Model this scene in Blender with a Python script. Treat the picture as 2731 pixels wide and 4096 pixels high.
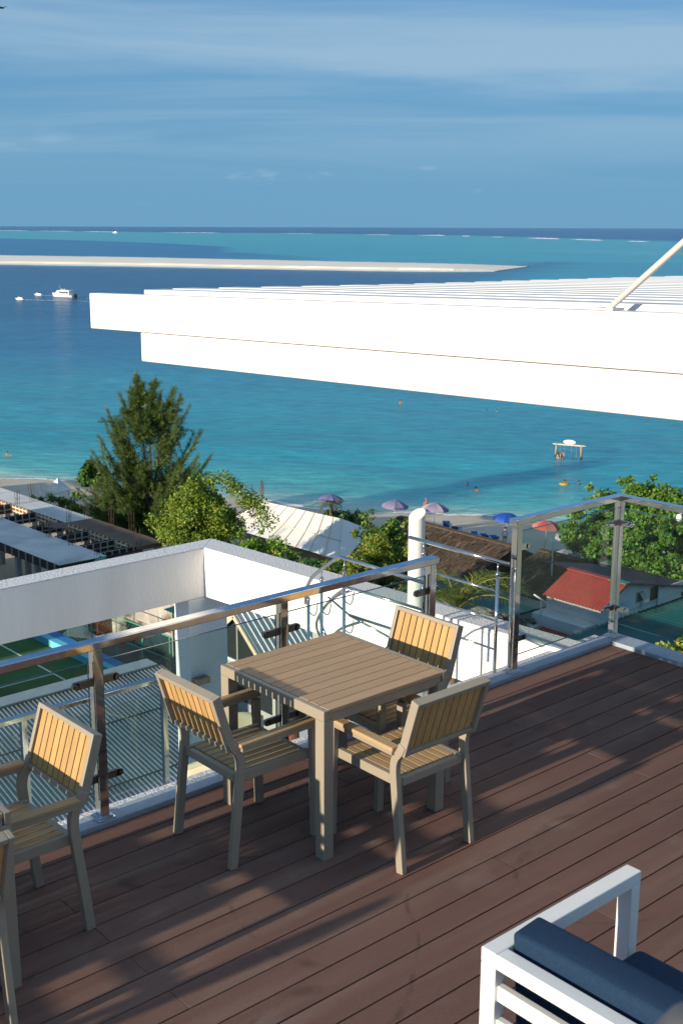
import bpy, math, random
import numpy as np
from mathutils import Vector, Matrix

for _o in list(bpy.data.objects):
    bpy.data.objects.remove(_o)
S = bpy.context.scene
COL = S.collection
R = math.radians
random.seed(4)
RNG = np.random.default_rng(4)

# ------------------------------------------------------------------ camera
PITCH, ROLL, YAW = math.atan(1140 / 4800.0), R(0.19), R(48.7)
fw = Vector((math.cos(YAW) * math.cos(PITCH), math.sin(YAW) * math.cos(PITCH), -math.sin(PITCH)))
rt = Vector((math.sin(YAW), -math.cos(YAW), 0))
up = rt.cross(fw)
r2 = rt * math.cos(ROLL) + up * math.sin(ROLL)
u2 = up * math.cos(ROLL) - rt * math.sin(ROLL)
cam_d = bpy.data.cameras.new('camera')
cam = bpy.data.objects.new('camera', cam_d)
COL.objects.link(cam)
cam.matrix_world = Matrix(((r2.x, u2.x, -fw.x, 0), (r2.y, u2.y, -fw.y, 0), (r2.z, u2.z, -fw.z, 2.9), (0, 0, 0, 1)))
cam_d.sensor_fit = 'VERTICAL'
cam_d.sensor_height = 36.0
cam_d.sensor_width = 24.0
cam_d.lens = 4800 / 4096 * 36
cam_d.clip_start = 0.05
cam_d.clip_end = 200000
cam_d.dof.use_dof = True
cam_d.dof.focus_distance = 8.0
cam_d.dof.aperture_fstop = 9
S.camera = cam

# ------------------------------------------------------------------ sky, sun, exposure
SUN_EL, SUN_AZ = R(13.0), R(-0.8)          # light travels towards +X, a touch towards -Y
world = bpy.data.worlds.new('World')
S.world = world
world.use_nodes = True
wn, wl = world.node_tree.nodes, world.node_tree.links
wn.clear()
w_out = wn.new('ShaderNodeOutputWorld')
w_bg = wn.new('ShaderNodeBackground')
w_sky = wn.new('ShaderNodeTexSky')
w_sky.sky_type = 'NISHITA'
w_sky.sun_disc = False
w_sky.sun_elevation = SUN_EL
w_sky.sun_rotation = R(270.8)
w_sky.air_density = 1.0
w_sky.dust_density = 0.35
w_sky.ozone_density = 3.2
w_bg.inputs['Strength'].default_value = 0.125
# thin streaked cirrus, laid out on a plane far overhead
tc = wn.new('ShaderNodeTexCoord')
sep = wn.new('ShaderNodeSeparateXYZ')
wl.new(tc.outputs['Generated'], sep.inputs[0])
def wmath(op, a, b=None, clamp=False):
    n = wn.new('ShaderNodeMath'); n.operation = op; n.use_clamp = clamp
    for i, v in enumerate((a, b)):
        if v is None: continue
        if isinstance(v, (int, float)): n.inputs[i].default_value = v
        else: wl.new(v, n.inputs[i])
    return n.outputs[0]
zz = wmath('ADD', wmath('MAXIMUM', sep.outputs['Z'], 0.0), 0.06)
px_ = wmath('DIVIDE', sep.outputs['X'], zz)
py_ = wmath('DIVIDE', sep.outputs['Y'], zz)
cmb = wn.new('ShaderNodeCombineXYZ')
wl.new(px_, cmb.inputs[0]); wl.new(py_, cmb.inputs[1])
mp = wn.new('ShaderNodeMapping')
mp.vector_type = 'TEXTURE'
mp.inputs['Rotation'].default_value = (0, 0, R(56))
mp.inputs['Scale'].default_value = (2.1, 4.4, 1)
mp.inputs['Location'].default_value = (2.3, 0.7, 0)
wl.new(cmb.outputs[0], mp.inputs[0])
cn = wn.new('ShaderNodeTexNoise'); cn.inputs['Scale'].default_value = 1.1; cn.inputs['Detail'].default_value = 9
cn.inputs['Roughness'].default_value = 0.55; cn.inputs['Distortion'].default_value = 0.55
wl.new(mp.outputs[0], cn.inputs['Vector'])
cr = wn.new('ShaderNodeMapRange'); cr.inputs[1].default_value = 0.38; cr.inputs[2].default_value = 0.64
cr.interpolation_type = 'SMOOTHSTEP'
wl.new(cn.outputs[0], cr.inputs[0])
# small fair-weather puffs low over the horizon
mp2 = wn.new('ShaderNodeMapping'); mp2.inputs['Scale'].default_value = (9, 9, 26)
wl.new(tc.outputs['Generated'], mp2.inputs[0])
pn = wn.new('ShaderNodeTexNoise'); pn.inputs['Scale'].default_value = 1.6; pn.inputs['Detail'].default_value = 6
wl.new(mp2.outputs[0], pn.inputs['Vector'])
pr = wn.new('ShaderNodeMapRange'); pr.inputs[1].default_value = 0.63; pr.inputs[2].default_value = 0.76
wl.new(pn.outputs[0], pr.inputs[0])
b1 = wn.new('ShaderNodeMapRange'); b1.inputs[1].default_value = 0.015; b1.inputs[2].default_value = 0.03
wl.new(sep.outputs['Z'], b1.inputs[0])
b2 = wn.new('ShaderNodeMapRange'); b2.inputs[1].default_value = 0.075; b2.inputs[2].default_value = 0.05
wl.new(sep.outputs['Z'], b2.inputs[0])
puff = wmath('MULTIPLY', wmath('MULTIPLY', pr.outputs[0], b1.outputs[0]), b2.outputs[0])
hi = wn.new('ShaderNodeMapRange'); hi.inputs[1].default_value = 0.03; hi.inputs[2].default_value = 0.12
wl.new(sep.outputs['Z'], hi.inputs[0])
cir = wmath('MULTIPLY', cr.outputs[0], hi.outputs[0])
veil = wmath('ADD', wmath('MULTIPLY', cir, 0.80), wmath('MULTIPLY', puff, 0.75), clamp=True)
tint = wn.new('ShaderNodeMix'); tint.data_type = 'RGBA'; tint.blend_type = 'MULTIPLY'
tint.inputs['Factor'].default_value = 1.0
SKY_TINT = tint.inputs['B']
SKY_TINT.default_value = (0.32, 0.48, 0.72, 1)
wl.new(w_sky.outputs[0], tint.inputs['A'])
mixc = wn.new('ShaderNodeMix'); mixc.data_type = 'RGBA'
wl.new(veil, mixc.inputs['Factor'])
hz = wn.new('ShaderNodeMapRange'); hz.interpolation_type = 'SMOOTHSTEP'
hz.inputs[1].default_value = 0.0; hz.inputs[2].default_value = 0.42; hz.inputs[3].default_value = 0.95; hz.inputs[4].default_value = 0.0
wl.new(sep.outputs['Z'], hz.inputs[0])
hmix = wn.new('ShaderNodeMix'); hmix.data_type = 'RGBA'
wl.new(hz.outputs[0], hmix.inputs['Factor'])
wl.new(tint.outputs['Result'], hmix.inputs['A'])
hmix.inputs['B'].default_value = (0.88, 2.06, 3.24, 1)      # moist blue air near the horizon, all round
wl.new(hmix.outputs['Result'], mixc.inputs['A'])
CLOUD = mixc.inputs['B']
CLOUD.default_value = (1.98, 2.98, 3.90, 1)
wl.new(mixc.outputs['Result'], w_bg.inputs['Color'])
wl.new(w_bg.outputs[0], w_out.inputs[0])

sun_d = bpy.data.lights.new('sun', 'SUN')
sun_d.energy = 5.0
sun_d.angle = R(0.6)
sun_d.color = (1.0, 0.85, 0.64)
sun = bpy.data.objects.new('sun', sun_d)
COL.objects.link(sun)
_dir = Vector((math.cos(SUN_AZ) * math.cos(SUN_EL), math.sin(SUN_AZ) * math.cos(SUN_EL), -math.sin(SUN_EL)))
sun.rotation_euler = _dir.to_track_quat('-Z', 'Y').to_euler()
sun.location = (-30, 0, 30)

S.view_settings.view_transform = 'Standard'
S.view_settings.look = 'None'
S.view_settings.gamma = 1.0
S.view_settings.use_curve_mapping = False
S.view_settings.exposure = 0.5
S.render.engine = 'CYCLES'
S.cycles.max_bounces = 8
S.cycles.transparent_max_bounces = 24
S.cycles.caustics_reflective = False
S.cycles.caustics_refractive = False

SEA, GROUND = -23.1, -22.0

# ------------------------------------------------------------------ materials
MATS = {}
def lin(r, g, b):
    f = lambda c: (c / 255 / 12.92) if c / 255 <= 0.04045 else ((c / 255 + 0.055) / 1.055) ** 2.4
    return (f(r), f(g), f(b))

def mat(name, col, rough=0.55, metal=0.0, var=0.12, scale=4.0, stretch=(1, 1, 1), bump=0.0, bscale=60.0,
        spec=0.5, rnd=0.0, col2=None, c2lo=0.5, c2hi=0.65, trans=0.0, coord='Object', attr=None, rvar=0.0, sheen=0.0):
    """principled material: base colour x noise, optional second colour in noise patches, random per object, bump"""
    m = bpy.data.materials.new(name); m.use_nodes = True
    n, l = m.node_tree.nodes, m.node_tree.links
    p = n['Principled BSDF']
    p.inputs['Roughness'].default_value = rough
    p.inputs['Metallic'].default_value = metal
    p.inputs['Specular IOR Level'].default_value = spec
    if trans: p.inputs['Transmission Weight'].default_value = trans
    if sheen: p.inputs['Sheen Weight'].default_value = sheen
    t = n.new('ShaderNodeTexCoord')
    mapn = n.new('ShaderNodeMapping'); mapn.inputs['Scale'].default_value = stretch
    if coord == 'World':
        g = n.new('ShaderNodeNewGeometry'); l.new(g.outputs['Position'], mapn.inputs[0])
    else:
        l.new(t.outputs[coord], mapn.inputs[0])
    oi = n.new('ShaderNodeObjectInfo')
    add = n.new('ShaderNodeVectorMath'); add.operation = 'ADD'
    mulr = n.new('ShaderNodeMath'); mulr.operation = 'MULTIPLY'; mulr.inputs[1].default_value = 37.0
    l.new(oi.outputs['Random'], mulr.inputs[0])
    l.new(mapn.outputs[0], add.inputs[0]); l.new(mulr.outputs[0], add.inputs[1])
    nz = n.new('ShaderNodeTexNoise'); nz.inputs['Scale'].default_value = scale; nz.inputs['Detail'].default_value = 6
    nz.inputs['Roughness'].default_value = 0.6
    l.new(add.outputs[0], nz.inputs['Vector'])
    if attr:
        a = n.new('ShaderNodeAttribute'); a.attribute_name = attr; base = a.outputs['Color']
    else:
        c = n.new('ShaderNodeRGB'); c.outputs[0].default_value = (*col, 1); base = c.outputs[0]
    if col2 is not None:
        nz2 = n.new('ShaderNodeTexNoise'); nz2.inputs['Scale'].default_value = scale * 0.6; nz2.inputs['Detail'].default_value = 8
        l.new(add.outputs[0], nz2.inputs['Vector'])
        mr2 = n.new('ShaderNodeMapRange'); mr2.inputs[1].default_value = c2lo; mr2.inputs[2].default_value = c2hi
        l.new(nz2.outputs[0], mr2.inputs[0])
        mx = n.new('ShaderNodeMix'); mx.data_type = 'RGBA'
        l.new(mr2.outputs[0], mx.inputs['Factor']); l.new(base, mx.inputs['A']); mx.inputs['B'].default_value = (*col2, 1)
        base = mx.outputs['Result']
    mr = n.new('ShaderNodeMapRange'); mr.inputs[1].default_value = 0.25; mr.inputs[2].default_value = 0.75
    mr.inputs[3].default_value = 1 - var; mr.inputs[4].default_value = 1 + var
    l.new(nz.outputs[0], mr.inputs[0])
    fac = mr.outputs[0]
    if rnd:
        mrr = n.new('ShaderNodeMapRange'); mrr.inputs[3].default_value = 1 - rnd; mrr.inputs[4].default_value = 1 + rnd
        l.new(oi.outputs['Random'], mrr.inputs[0])
        mm = n.new('ShaderNodeMath'); mm.operation = 'MULTIPLY'
        l.new(fac, mm.inputs[0]); l.new(mrr.outputs[0], mm.inputs[1]); fac = mm.outputs[0]
    vm = n.new('ShaderNodeVectorMath'); vm.operation = 'SCALE'
    l.new(base, vm.inputs[0]); l.new(fac, vm.inputs['Scale'])
    l.new(vm.outputs[0], p.inputs['Base Color'])
    if rvar:
        rr = n.new('ShaderNodeMapRange'); rr.inputs[1].default_value = 0.3; rr.inputs[2].default_value = 0.7
        rr.inputs[3].default_value = max(0.02, rough - rvar); rr.inputs[4].default_value = rough + rvar
        l.new(nz.outputs[0], rr.inputs[0]); l.new(rr.outputs[0], p.inputs['Roughness'])
    if bump:
        bz = n.new('ShaderNodeTexNoise'); bz.inputs['Scale'].default_value = bscale; bz.inputs['Detail'].default_value = 4
        l.new(add.outputs[0], bz.inputs['Vector'])
        b = n.new('ShaderNodeBump'); b.inputs['Strength'].default_value = bump; b.inputs['Distance'].default_value = 0.02
        l.new(bz.outputs[0], b.inputs['Height']); l.new(b.outputs[0], p.inputs['Normal'])
    MATS[name] = m
    return m

def glass_mat(name, tintc, ior=1.45, rough=0.0):
    m = bpy.data.materials.new(name); m.use_nodes = True
    n, l = m.node_tree.nodes, m.node_tree.links
    n.clear()
    o = n.new('ShaderNodeOutputMaterial'); mx = n.new('ShaderNodeMixShader')
    t = n.new('ShaderNodeBsdfTransparent'); g = n.new('ShaderNodeBsdfGlossy'); lw = n.new('ShaderNodeLayerWeight'); lw.inputs[0].default_value = 0.5
    t.inputs[0].default_value = (*tintc, 1); g.inputs['Roughness'].default_value = rough
    r0 = ((ior - 1) / (ior + 1)) ** 2
    pw = n.new('ShaderNodeMath'); pw.operation = 'POWER'; pw.inputs[1].default_value = 5.0
    f = n.new('ShaderNodeMath'); f.operation = 'MULTIPLY_ADD'; f.inputs[1].default_value = 1 - r0; f.inputs[2].default_value = r0
    l.new(lw.outputs['Facing'], pw.inputs[0]); l.new(pw.outputs[0], f.inputs[0])
    l.new(f.outputs[0], mx.inputs[0]); l.new(t.outputs[0], mx.inputs[1]); l.new(g.outputs[0], mx.inputs[2])
    l.new(mx.outputs[0], o.inputs[0])
    MATS[name] = m
    return m

mat('deck', (0.166, 0.093, 0.078), 0.72, var=0.16, scale=2.2, stretch=(0.5, 5, 1), bump=0.25, bscale=70, rnd=0.06,
    col2=(0.195, 0.128, 0.105), c2lo=0.48, c2hi=0.72, spec=0.16)
def deck_marks():
    """pale grit specks, dusty blotches and faint curved drag marks over the boards"""
    m = MATS['deck']; n, l = m.node_tree.nodes, m.node_tree.links; p = n['Principled BSDF']
    src = p.inputs['Base Color'].links[0].from_socket
    g = n.new('ShaderNodeNewGeometry')
    def noise(scale, detail, dist=0.0):
        q = n.new('ShaderNodeTexNoise'); q.inputs['Scale'].default_value = scale; q.inputs['Detail'].default_value = detail; q.inputs['Distortion'].default_value = dist
        l.new(g.outputs['Position'], q.inputs['Vector']); return q.outputs[0]
    def rng(x, a, b, c, d):
        q = n.new('ShaderNodeMapRange'); q.inputs[1].default_value = a; q.inputs[2].default_value = b; q.inputs[3].default_value = c; q.inputs[4].default_value = d
        l.new(x, q.inputs[0]); return q.outputs[0]
    def mix(fac, a, col):
        q = n.new('ShaderNodeMix'); q.data_type = 'RGBA'; l.new(fac, q.inputs['Factor']); l.new(a, q.inputs['A']); q.inputs['B'].default_value = (*col, 1); return q.outputs['Result']
    vo = n.new('ShaderNodeTexVoronoi'); vo.inputs['Scale'].default_value = 11.0; l.new(g.outputs['Position'], vo.inputs['Vector'])
    c = mix(rng(vo.outputs['Distance'], .028, .016, 0, .75), src, (.44, .38, .33))
    c = mix(rng(noise(3.1, 6), .60, .78, 0, .35), c, (.27, .22, .19))
    ln = noise(.62, 1.0, .4)
    ab = n.new('ShaderNodeMath'); ab.operation = 'ABSOLUTE'; sb = n.new('ShaderNodeMath'); sb.operation = 'SUBTRACT'; sb.inputs[1].default_value = .53
    l.new(ln, sb.inputs[0]); l.new(sb.outputs[0], ab.inputs[0])
    brk = rng(noise(7.0, 3), .45, .60, 0, 1)
    mu = n.new('ShaderNodeMath'); mu.operation = 'MULTIPLY'; l.new(rng(ab.outputs[0], .0055, .001, 0, .55), mu.inputs[0]); l.new(brk, mu.inputs[1])
    c = mix(mu.outputs[0], c, (.07, .045, .038))
    l.new(c, p.inputs['Base Color'])
deck_marks()
mat('deck_under', (0.012, 0.010, 0.010), 0.9)
mat('taupe', (0.300, 0.262, 0.208), 0.42, var=0.05, scale=8, spec=0.45)
mat('teak', (0.46, 0.285, 0.118), 0.5, var=0.14, scale=6, stretch=(14, 14, 1.0), bump=0.12, bscale=40, rnd=0.10, spec=0.3)
mat('teak_flat', (0.40, 0.275, 0.15), 0.5, var=0.14, scale=6, stretch=(1, 14, 14), bump=0.12, bscale=40, rnd=0.12, spec=0.3)
mat('table_slat', (0.42, 0.280, 0.170), 0.55, var=0.10, scale=7, stretch=(1, 12, 12), bump=0.15, bscale=80, rnd=0.07, spec=0.3)
mat('steel', (0.66, 0.66, 0.66), 0.10, metal=1.0, var=0.10, scale=5, stretch=(2, 2, 0.6), rvar=0.06)
mat('steel_dark', (0.30, 0.26, 0.23), 0.28, metal=0.9, var=0.1)
mat('white_paint', (0.74, 0.735, 0.72), 0.38, var=0.035, scale=1.3, bump=0.02, bscale=9)
mat('stucco', (0.82, 0.815, 0.81), 0.85, var=0.07, scale=2.2, stretch=(1.6, 1.6, .3), bump=0.28, bscale=45)
mat('stucco_rough', (0.68, 0.69, 0.72), 0.9, var=0.26, scale=60, bump=0.8, bscale=60)
mat('kerb_paint', (0.33, 0.39, 0.47), 0.32, spec=0.7, var=0.10, scale=5, bump=0.25, bscale=50)
mat('column_paint', (0.60, 0.68, 0.73), 0.8, var=0.05, scale=2, bump=0.6, bscale=32)
mat('navy', (0.012, 0.034, 0.078), 0.85, var=0.22, scale=120, bump=0.3, bscale=400, spec=0.2)
mat('sofa_white', (0.74, 0.75, 0.74), 0.35, var=0.03)
glass_mat('rail_glass', (0.85, 0.92, 0.90))
glass_mat('dark_glass', (0.05, 0.07, 0.08), 1.6)
mat('glass_edge', (0.02, 0.10, 0.10), 0.1, spec=0.8)
mat('tin', (0.36, 0.38, 0.39), 0.38, metal=0.55, var=0.28, scale=0.9, stretch=(2, 0.4, 1), col2=(0.30, 0.27, 0.22), c2lo=0.60, c2hi=0.80, rvar=0.1)
mat('flashing', (0.42, 0.45, 0.47), 0.45, metal=0.3, var=0.15, scale=3)
mat('turf', (0.040, 0.115, 0.030), 0.9, var=0.25, scale=0.6, bump=0.4, bscale=40, coord='World')
mat('line_white', (0.62, 0.66, 0.60), 0.8, var=0.1)
mat('pool_blue', (0.13, 0.50, 0.66), 0.6, var=0.15, scale=1.2)
mat('pool_blue_dark', (0.03, 0.20, 0.50), 0.6, var=0.12)
mat('fence_green', (0.08, 0.36, 0.24), 0.5, var=0.1)
mat('asphalt', (0.085, 0.083, 0.082), 0.9, var=0.25, scale=0.5, bump=0.3, bscale=14, coord='World')
mat('mossy_wall', (0.38, 0.36, 0.33), 0.9, var=0.35, scale=0.9, col2=(0.10, 0.09, 0.07), c2lo=0.46, c2hi=0.60, bump=0.4, bscale=12)
mat('rust_red', (0.26, 0.055, 0.03), 0.7, var=0.25)
mat('sand', (0.56, 0.48, 0.37), 0.95, var=0.14, scale=0.25, bump=0.9, bscale=1.4, coord='World')
mat('concrete', (0.58, 0.58, 0.57), 0.85, var=0.22, scale=0.35, col2=(0.36, 0.36, 0.37), c2lo=0.55, c2hi=0.70, bump=0.2, bscale=6)
mat('concrete_col', (0.30, 0.31, 0.32), 0.85, var=0.15)
mat('plywood', (0.15, 0.095, 0.065), 0.8, var=0.3, scale=0.9)
mat('form_black', (0.020, 0.016, 0.014), 0.7, var=0.2)
mat('form_brown', (0.21, 0.085, 0.040), 0.75, var=0.2)
mat('batten', (0.62, 0.52, 0.37), 0.8, var=0.12, rnd=0.15)
mat('batten_grey', (0.30, 0.29, 0.28), 0.8, var=0.15, rnd=0.15)
mat('rebar', (0.060, 0.035, 0.028), 0.8, var=0.2)
mat('tarp', (0.66, 0.66, 0.64), 0.7, var=0.08, scale=0.6, bump=0.15, bscale=2)
mat('tarp_seam', (0.62, 0.52, 0.36), 0.8)
mat('thatch', (0.080, 0.054, 0.036), 0.95, var=0.45, scale=3.2, stretch=(0.5, 3, 1), bump=1.0, bscale=9, col2=(0.20, 0.145, 0.10), c2lo=0.55, c2hi=0.75)
mat('house_white', (0.56, 0.58, 0.60), 0.8, var=0.08, scale=0.8, bump=0.15, bscale=6)
mat('red_roof', (0.32, 0.050, 0.036), 0.5, var=0.16, scale=0.8, spec=0.4)
mat('red_roof_shaded', (0.105, 0.040, 0.042), 0.6, var=0.2, scale=0.9, col2=(0.20, 0.13, 0.09), c2lo=0.66, c2hi=0.76)  # east slope of the red roof, its shade put into the colour
mat('green_roof', (0.010, 0.085, 0.085), 0.45, var=0.2, scale=0.5, spec=0.5)
mat('green_trim', (0.05, 0.22, 0.15), 0.6)
mat('debris', (0.09, 0.07, 0.055), 0.9, var=0.5, scale=5, col2=(0.35, 0.33, 0.30), c2lo=0.6, c2hi=0.66, bump=1.0, bscale=9)
mat('bark', (0.115, 0.085, 0.062), 0.9, var=0.3, scale=6, bump=0.5, bscale=14)
mat('umb_purple', (0.19, 0.17, 0.29), 0.8, var=0.10)
mat('umb_purple2', (0.13, 0.13, 0.29), 0.8, var=0.10)
mat('umb_blue', (0.008, 0.062, 0.36), 0.6, var=0.08)
mat('umb_red', (0.36, 0.065, 0.06), 0.8, var=0.08)
mat('umb_pink', (0.40, 0.15, 0.14), 0.8, var=0.08)
mat('umb_pale', (0.34, 0.30, 0.36), 0.8, var=0.08)
mat('closed_cloth', (0.58, 0.46, 0.42), 0.85, var=0.15)
mat('pole_grey', (0.30, 0.31, 0.33), 0.4, metal=0.4)
mat('lounger_white', (0.72, 0.74, 0.75), 0.5, var=0.05)
mat('lounger_blue', (0.010, 0.075, 0.30), 0.8, var=0.15)
mat('towel_blue', (0.02, 0.12, 0.42), 0.9, var=0.15)
mat('skin_tan', (0.36, 0.17, 0.095), 0.55, var=0.06)
mat('skin_pale', (0.55, 0.31, 0.22), 0.55, var=0.06)
mat('skin_brown', (0.22, 0.095, 0.050), 0.5, var=0.06)
mat('hair_dark', (0.014, 0.010, 0.008), 0.6)
mat('hair_blond', (0.42, 0.30, 0.17), 0.6)
mat('cloth_red', (0.42, 0.035, 0.035), 0.8)
mat('cloth_white', (0.75, 0.75, 0.74), 0.8)
mat('cloth_pink', (0.45, 0.10, 0.22), 0.8)
mat('cloth_dark', (0.02, 0.022, 0.03), 0.8)
mat('cloth_teal', (0.03, 0.18, 0.24), 0.8)
mat('boat_white', (0.78, 0.78, 0.76), 0.35, var=0.04)
mat('boat_dark', (0.03, 0.035, 0.04), 0.3)
mat('jet_white', (0.65, 0.72, 0.72), 0.35)
mat('ring_yellow', (0.42, 0.30, 0.03), 0.5)
mat('wood_pole', (0.33, 0.27, 0.17), 0.8, var=0.25, scale=3)
mat('wood_wet', (0.030, 0.028, 0.024), 0.6)
mat('beam_wood', (0.52, 0.46, 0.37), 0.8, var=0.15)
mat('foam', (0.82, 0.84, 0.84), 0.8, var=0.06)
mat('cream_plastic', (0.66, 0.60, 0.42), 0.5, var=0.04)
mat('mid_wall', (0.42, 0.41, 0.39), 0.85, var=0.15, scale=0.4)
mat('cushion_piping', (0.03, 0.075, 0.16), 0.8)
mat('cap_grey', (0.075, 0.082, 0.09), 0.5)
mat('lamp_metal', (0.62, 0.63, 0.63), 0.45, metal=0.2)
mat('maroon_tread', (0.20, 0.055, 0.055), 0.6, var=0.1)

def leaf_mat(name, rough=0.45):
    m = bpy.data.materials.new(name); m.use_nodes = True
    n, l = m.node_tree.nodes, m.node_tree.links
    p = n['Principled BSDF']; o = n['Material Output']
    a = n.new('ShaderNodeAttribute'); a.attribute_name = 'leaf'
    l.new(a.outputs['Color'], p.inputs['Base Color'])
    p.inputs['Roughness'].default_value = rough
    p.inputs['Specular IOR Level'].default_value = 0.35
    tr = n.new('ShaderNodeBsdfTranslucent'); l.new(a.outputs['Color'], tr.inputs[0])
    mx = n.new('ShaderNodeMixShader'); mx.inputs[0].default_value = 0.22
    l.new(p.outputs[0], mx.inputs[1]); l.new(tr.outputs[0], mx.inputs[2]); l.new(mx.outputs[0], o.inputs[0])
    MATS[name] = m
leaf_mat('leaf'); leaf_mat('needle', 0.6)

# ------------------------------------------------------------------ mesh helpers
class MB:
    def __init__(s): s.v, s.f = [], []
    def add(s, vs, fs):
        k = len(s.v); s.v += [tuple(q) for q in vs]; s.f += [tuple(i + k for i in f) for f in fs]; return s
    def box(s, x0, x1, y0, y1, z0, z1):
        return s.add([(x0, y0, z0), (x1, y0, z0), (x1, y1, z0), (x0, y1, z0), (x0, y0, z1), (x1, y0, z1), (x1, y1, z1), (x0, y1, z1)],
                     [(3, 2, 1, 0), (4, 5, 6, 7), (0, 1, 5, 4), (1, 2, 6, 5), (2, 3, 7, 6), (3, 0, 4, 7)])
    def bar(s, p, q, w, h, upv=(0, 0, 1)):
        """box along p-q, w across, h along upv"""
        p, q = Vector(p), Vector(q); d = (q - p).normalized(); a = d.cross(Vector(upv)).normalized(); b = a.cross(d)
        a *= w / 2; b *= h / 2
        vs = [p - a - b, p + a - b, p + a + b, p - a + b, q - a - b, q + a - b, q + a + b, q - a + b]
        return s.add(vs, [(0, 3, 2, 1)[::-1], (4, 5, 6, 7), (0, 1, 5, 4), (1, 2, 6, 5), (2, 3, 7, 6), (3, 0, 4, 7)])
    def path(s, pts, w, h, side=(0, 1, 0)):
        """rectangular section swept along pts; w along the fixed 'side' vector, h in the bending plane"""
        sd = Vector(side).normalized(); P = [Vector(p) for p in pts]; rings = []
        for i, p in enumerate(P):
            d = (P[min(i + 1, len(P) - 1)] - P[max(i - 1, 0)]).normalized(); n = sd.cross(d).normalized()
            rings.append([p - sd * w / 2 - n * h / 2, p + sd * w / 2 - n * h / 2, p + sd * w / 2 + n * h / 2, p - sd * w / 2 + n * h / 2])
        vs = [v for r in rings for v in r]; fs = []
        for i in range(len(P) - 1):
            for j in range(4): fs.append((4 * i + j, 4 * i + (j + 1) % 4, 4 * i + 4 + (j + 1) % 4, 4 * i + 4 + j))
        fs += [(3, 2, 1, 0), tuple(4 * (len(P) - 1) + j for j in range(4))]
        return s.add(vs, fs)
    def tube(s, pts, r, n=10, cap=True):
        P = [Vector(p) for p in pts]; rr = r if isinstance(r, (list, tuple)) else [r] * len(P)
        d0 = (P[1] - P[0]).normalized()
        a = d0.cross(Vector((0, 0, 1)))
        if a.length < 1e-3: a = Vector((1, 0, 0))
        a.normalize(); vs, fs = [], []
        for i, p in enumerate(P):
            d = (P[min(i + 1, len(P) - 1)] - P[max(i - 1, 0)]).normalized()
            a = (a - d * a.dot(d)).normalized(); b = d.cross(a)
            for k in range(n):
                t = 2 * math.pi * k / n; vs.append(p + (a * math.cos(t) + b * math.sin(t)) * rr[i])
        for i in range(len(P) - 1):
            for k in range(n): fs.append((i * n + k, i * n + (k + 1) % n, (i + 1) * n + (k + 1) % n, (i + 1) * n + k))
        if cap: fs += [tuple(range(n))[::-1], tuple((len(P) - 1) * n + k for k in range(n))]
        return s.add(vs, fs)
    def lathe(s, prof, n=16, c=(0, 0, 0)):
        vs, fs = [], []
        for r, z in prof:
            for k in range(n):
                t = 2 * math.pi * k / n; vs.append((c[0] + r * math.cos(t), c[1] + r * math.sin(t), c[2] + z))
        for i in range(len(prof) - 1):
            for k in range(n): fs.append((i * n + k, i * n + (k + 1) % n, (i + 1) * n + (k + 1) % n, (i + 1) * n + k))
        fs += [tuple(range(n))[::-1], tuple((len(prof) - 1) * n + k for k in range(n))]
        return s.add(vs, fs)
    def loft(s, rings):
        n = len(rings[0]); vs = [v for r in rings for v in r]; fs = []
        for i in range(len(rings) - 1):
            for k in range(n): fs.append((i * n + k, i * n + (k + 1) % n, (i + 1) * n + (k + 1) % n, (i + 1) * n + k))
        fs += [tuple(range(n))[::-1], tuple((len(rings) - 1) * n + k for k in range(n))]
        return s.add(vs, fs)
    def extr(s, poly, vec):
        """solid from a planar polygon pushed along vec"""
        n = len(poly); v = Vector(vec); a = [Vector(p) for p in poly]; b = [p + v for p in a]
        return s.add(a + b, [tuple(range(n))[::-1], tuple(range(n, 2 * n))] + [(i, (i + 1) % n, n + (i + 1) % n, n + i) for i in range(n)])
    def mesh(s, name, m=None, smooth=False):
        me = bpy.data.meshes.new(name); me.from_pydata(s.v, [], s.f); me.validate()
        import bmesh
        bm = bmesh.new(); bm.from_mesh(me); bmesh.ops.recalc_face_normals(bm, faces=bm.faces); bm.to_mesh(me); bm.free()
        if m: me.materials.append(MATS[m])
        if smooth: me.polygons.foreach_set('use_smooth', [True] * len(me.polygons))
        return me
    def build(s, name, m, parent=None, smooth=False, bevel=0.0, seg=2, loc=None):
        return link(name, s.mesh(name, m, smooth), parent, bevel, seg, loc)

def link(name, me, parent=None, bevel=0.0, seg=2, loc=None):
    o = bpy.data.objects.new(name, me); COL.objects.link(o)
    if parent is not None: o.parent = parent
    if loc is not None: o.location = loc
    if bevel:
        b = o.modifiers.new('bevel', 'BEVEL'); b.width = bevel; b.segments = seg; b.limit_method = 'ANGLE'; b.angle_limit = R(40)
        b.harden_normals = False
    return o

def tag(o, label=None, cat=None, group=None, kind=None):
    if label: o['label'] = label
    if cat: o['category'] = cat
    if group: o['group'] = group
    if kind: o['kind'] = kind
    return o

def thing(name, label, cat, loc=(0, 0, 0), rz=0.0, group=None):
    o = bpy.data.objects.new(name, None); COL.objects.link(o)
    o.location = loc; o.rotation_euler = (0, 0, rz); o.empty_display_size = 0.1
    return tag(o, label, cat, group)

def copy_tree(o, parent=None):
    c = o.copy(); COL.objects.link(c)
    if parent is not None: c.parent = parent
    for ch in list(o.children): copy_tree(ch, c)
    return c

def B(x0, x1, y0, y1, z0, z1): return MB().box(x0, x1, y0, y1, z0, z1)

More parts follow.
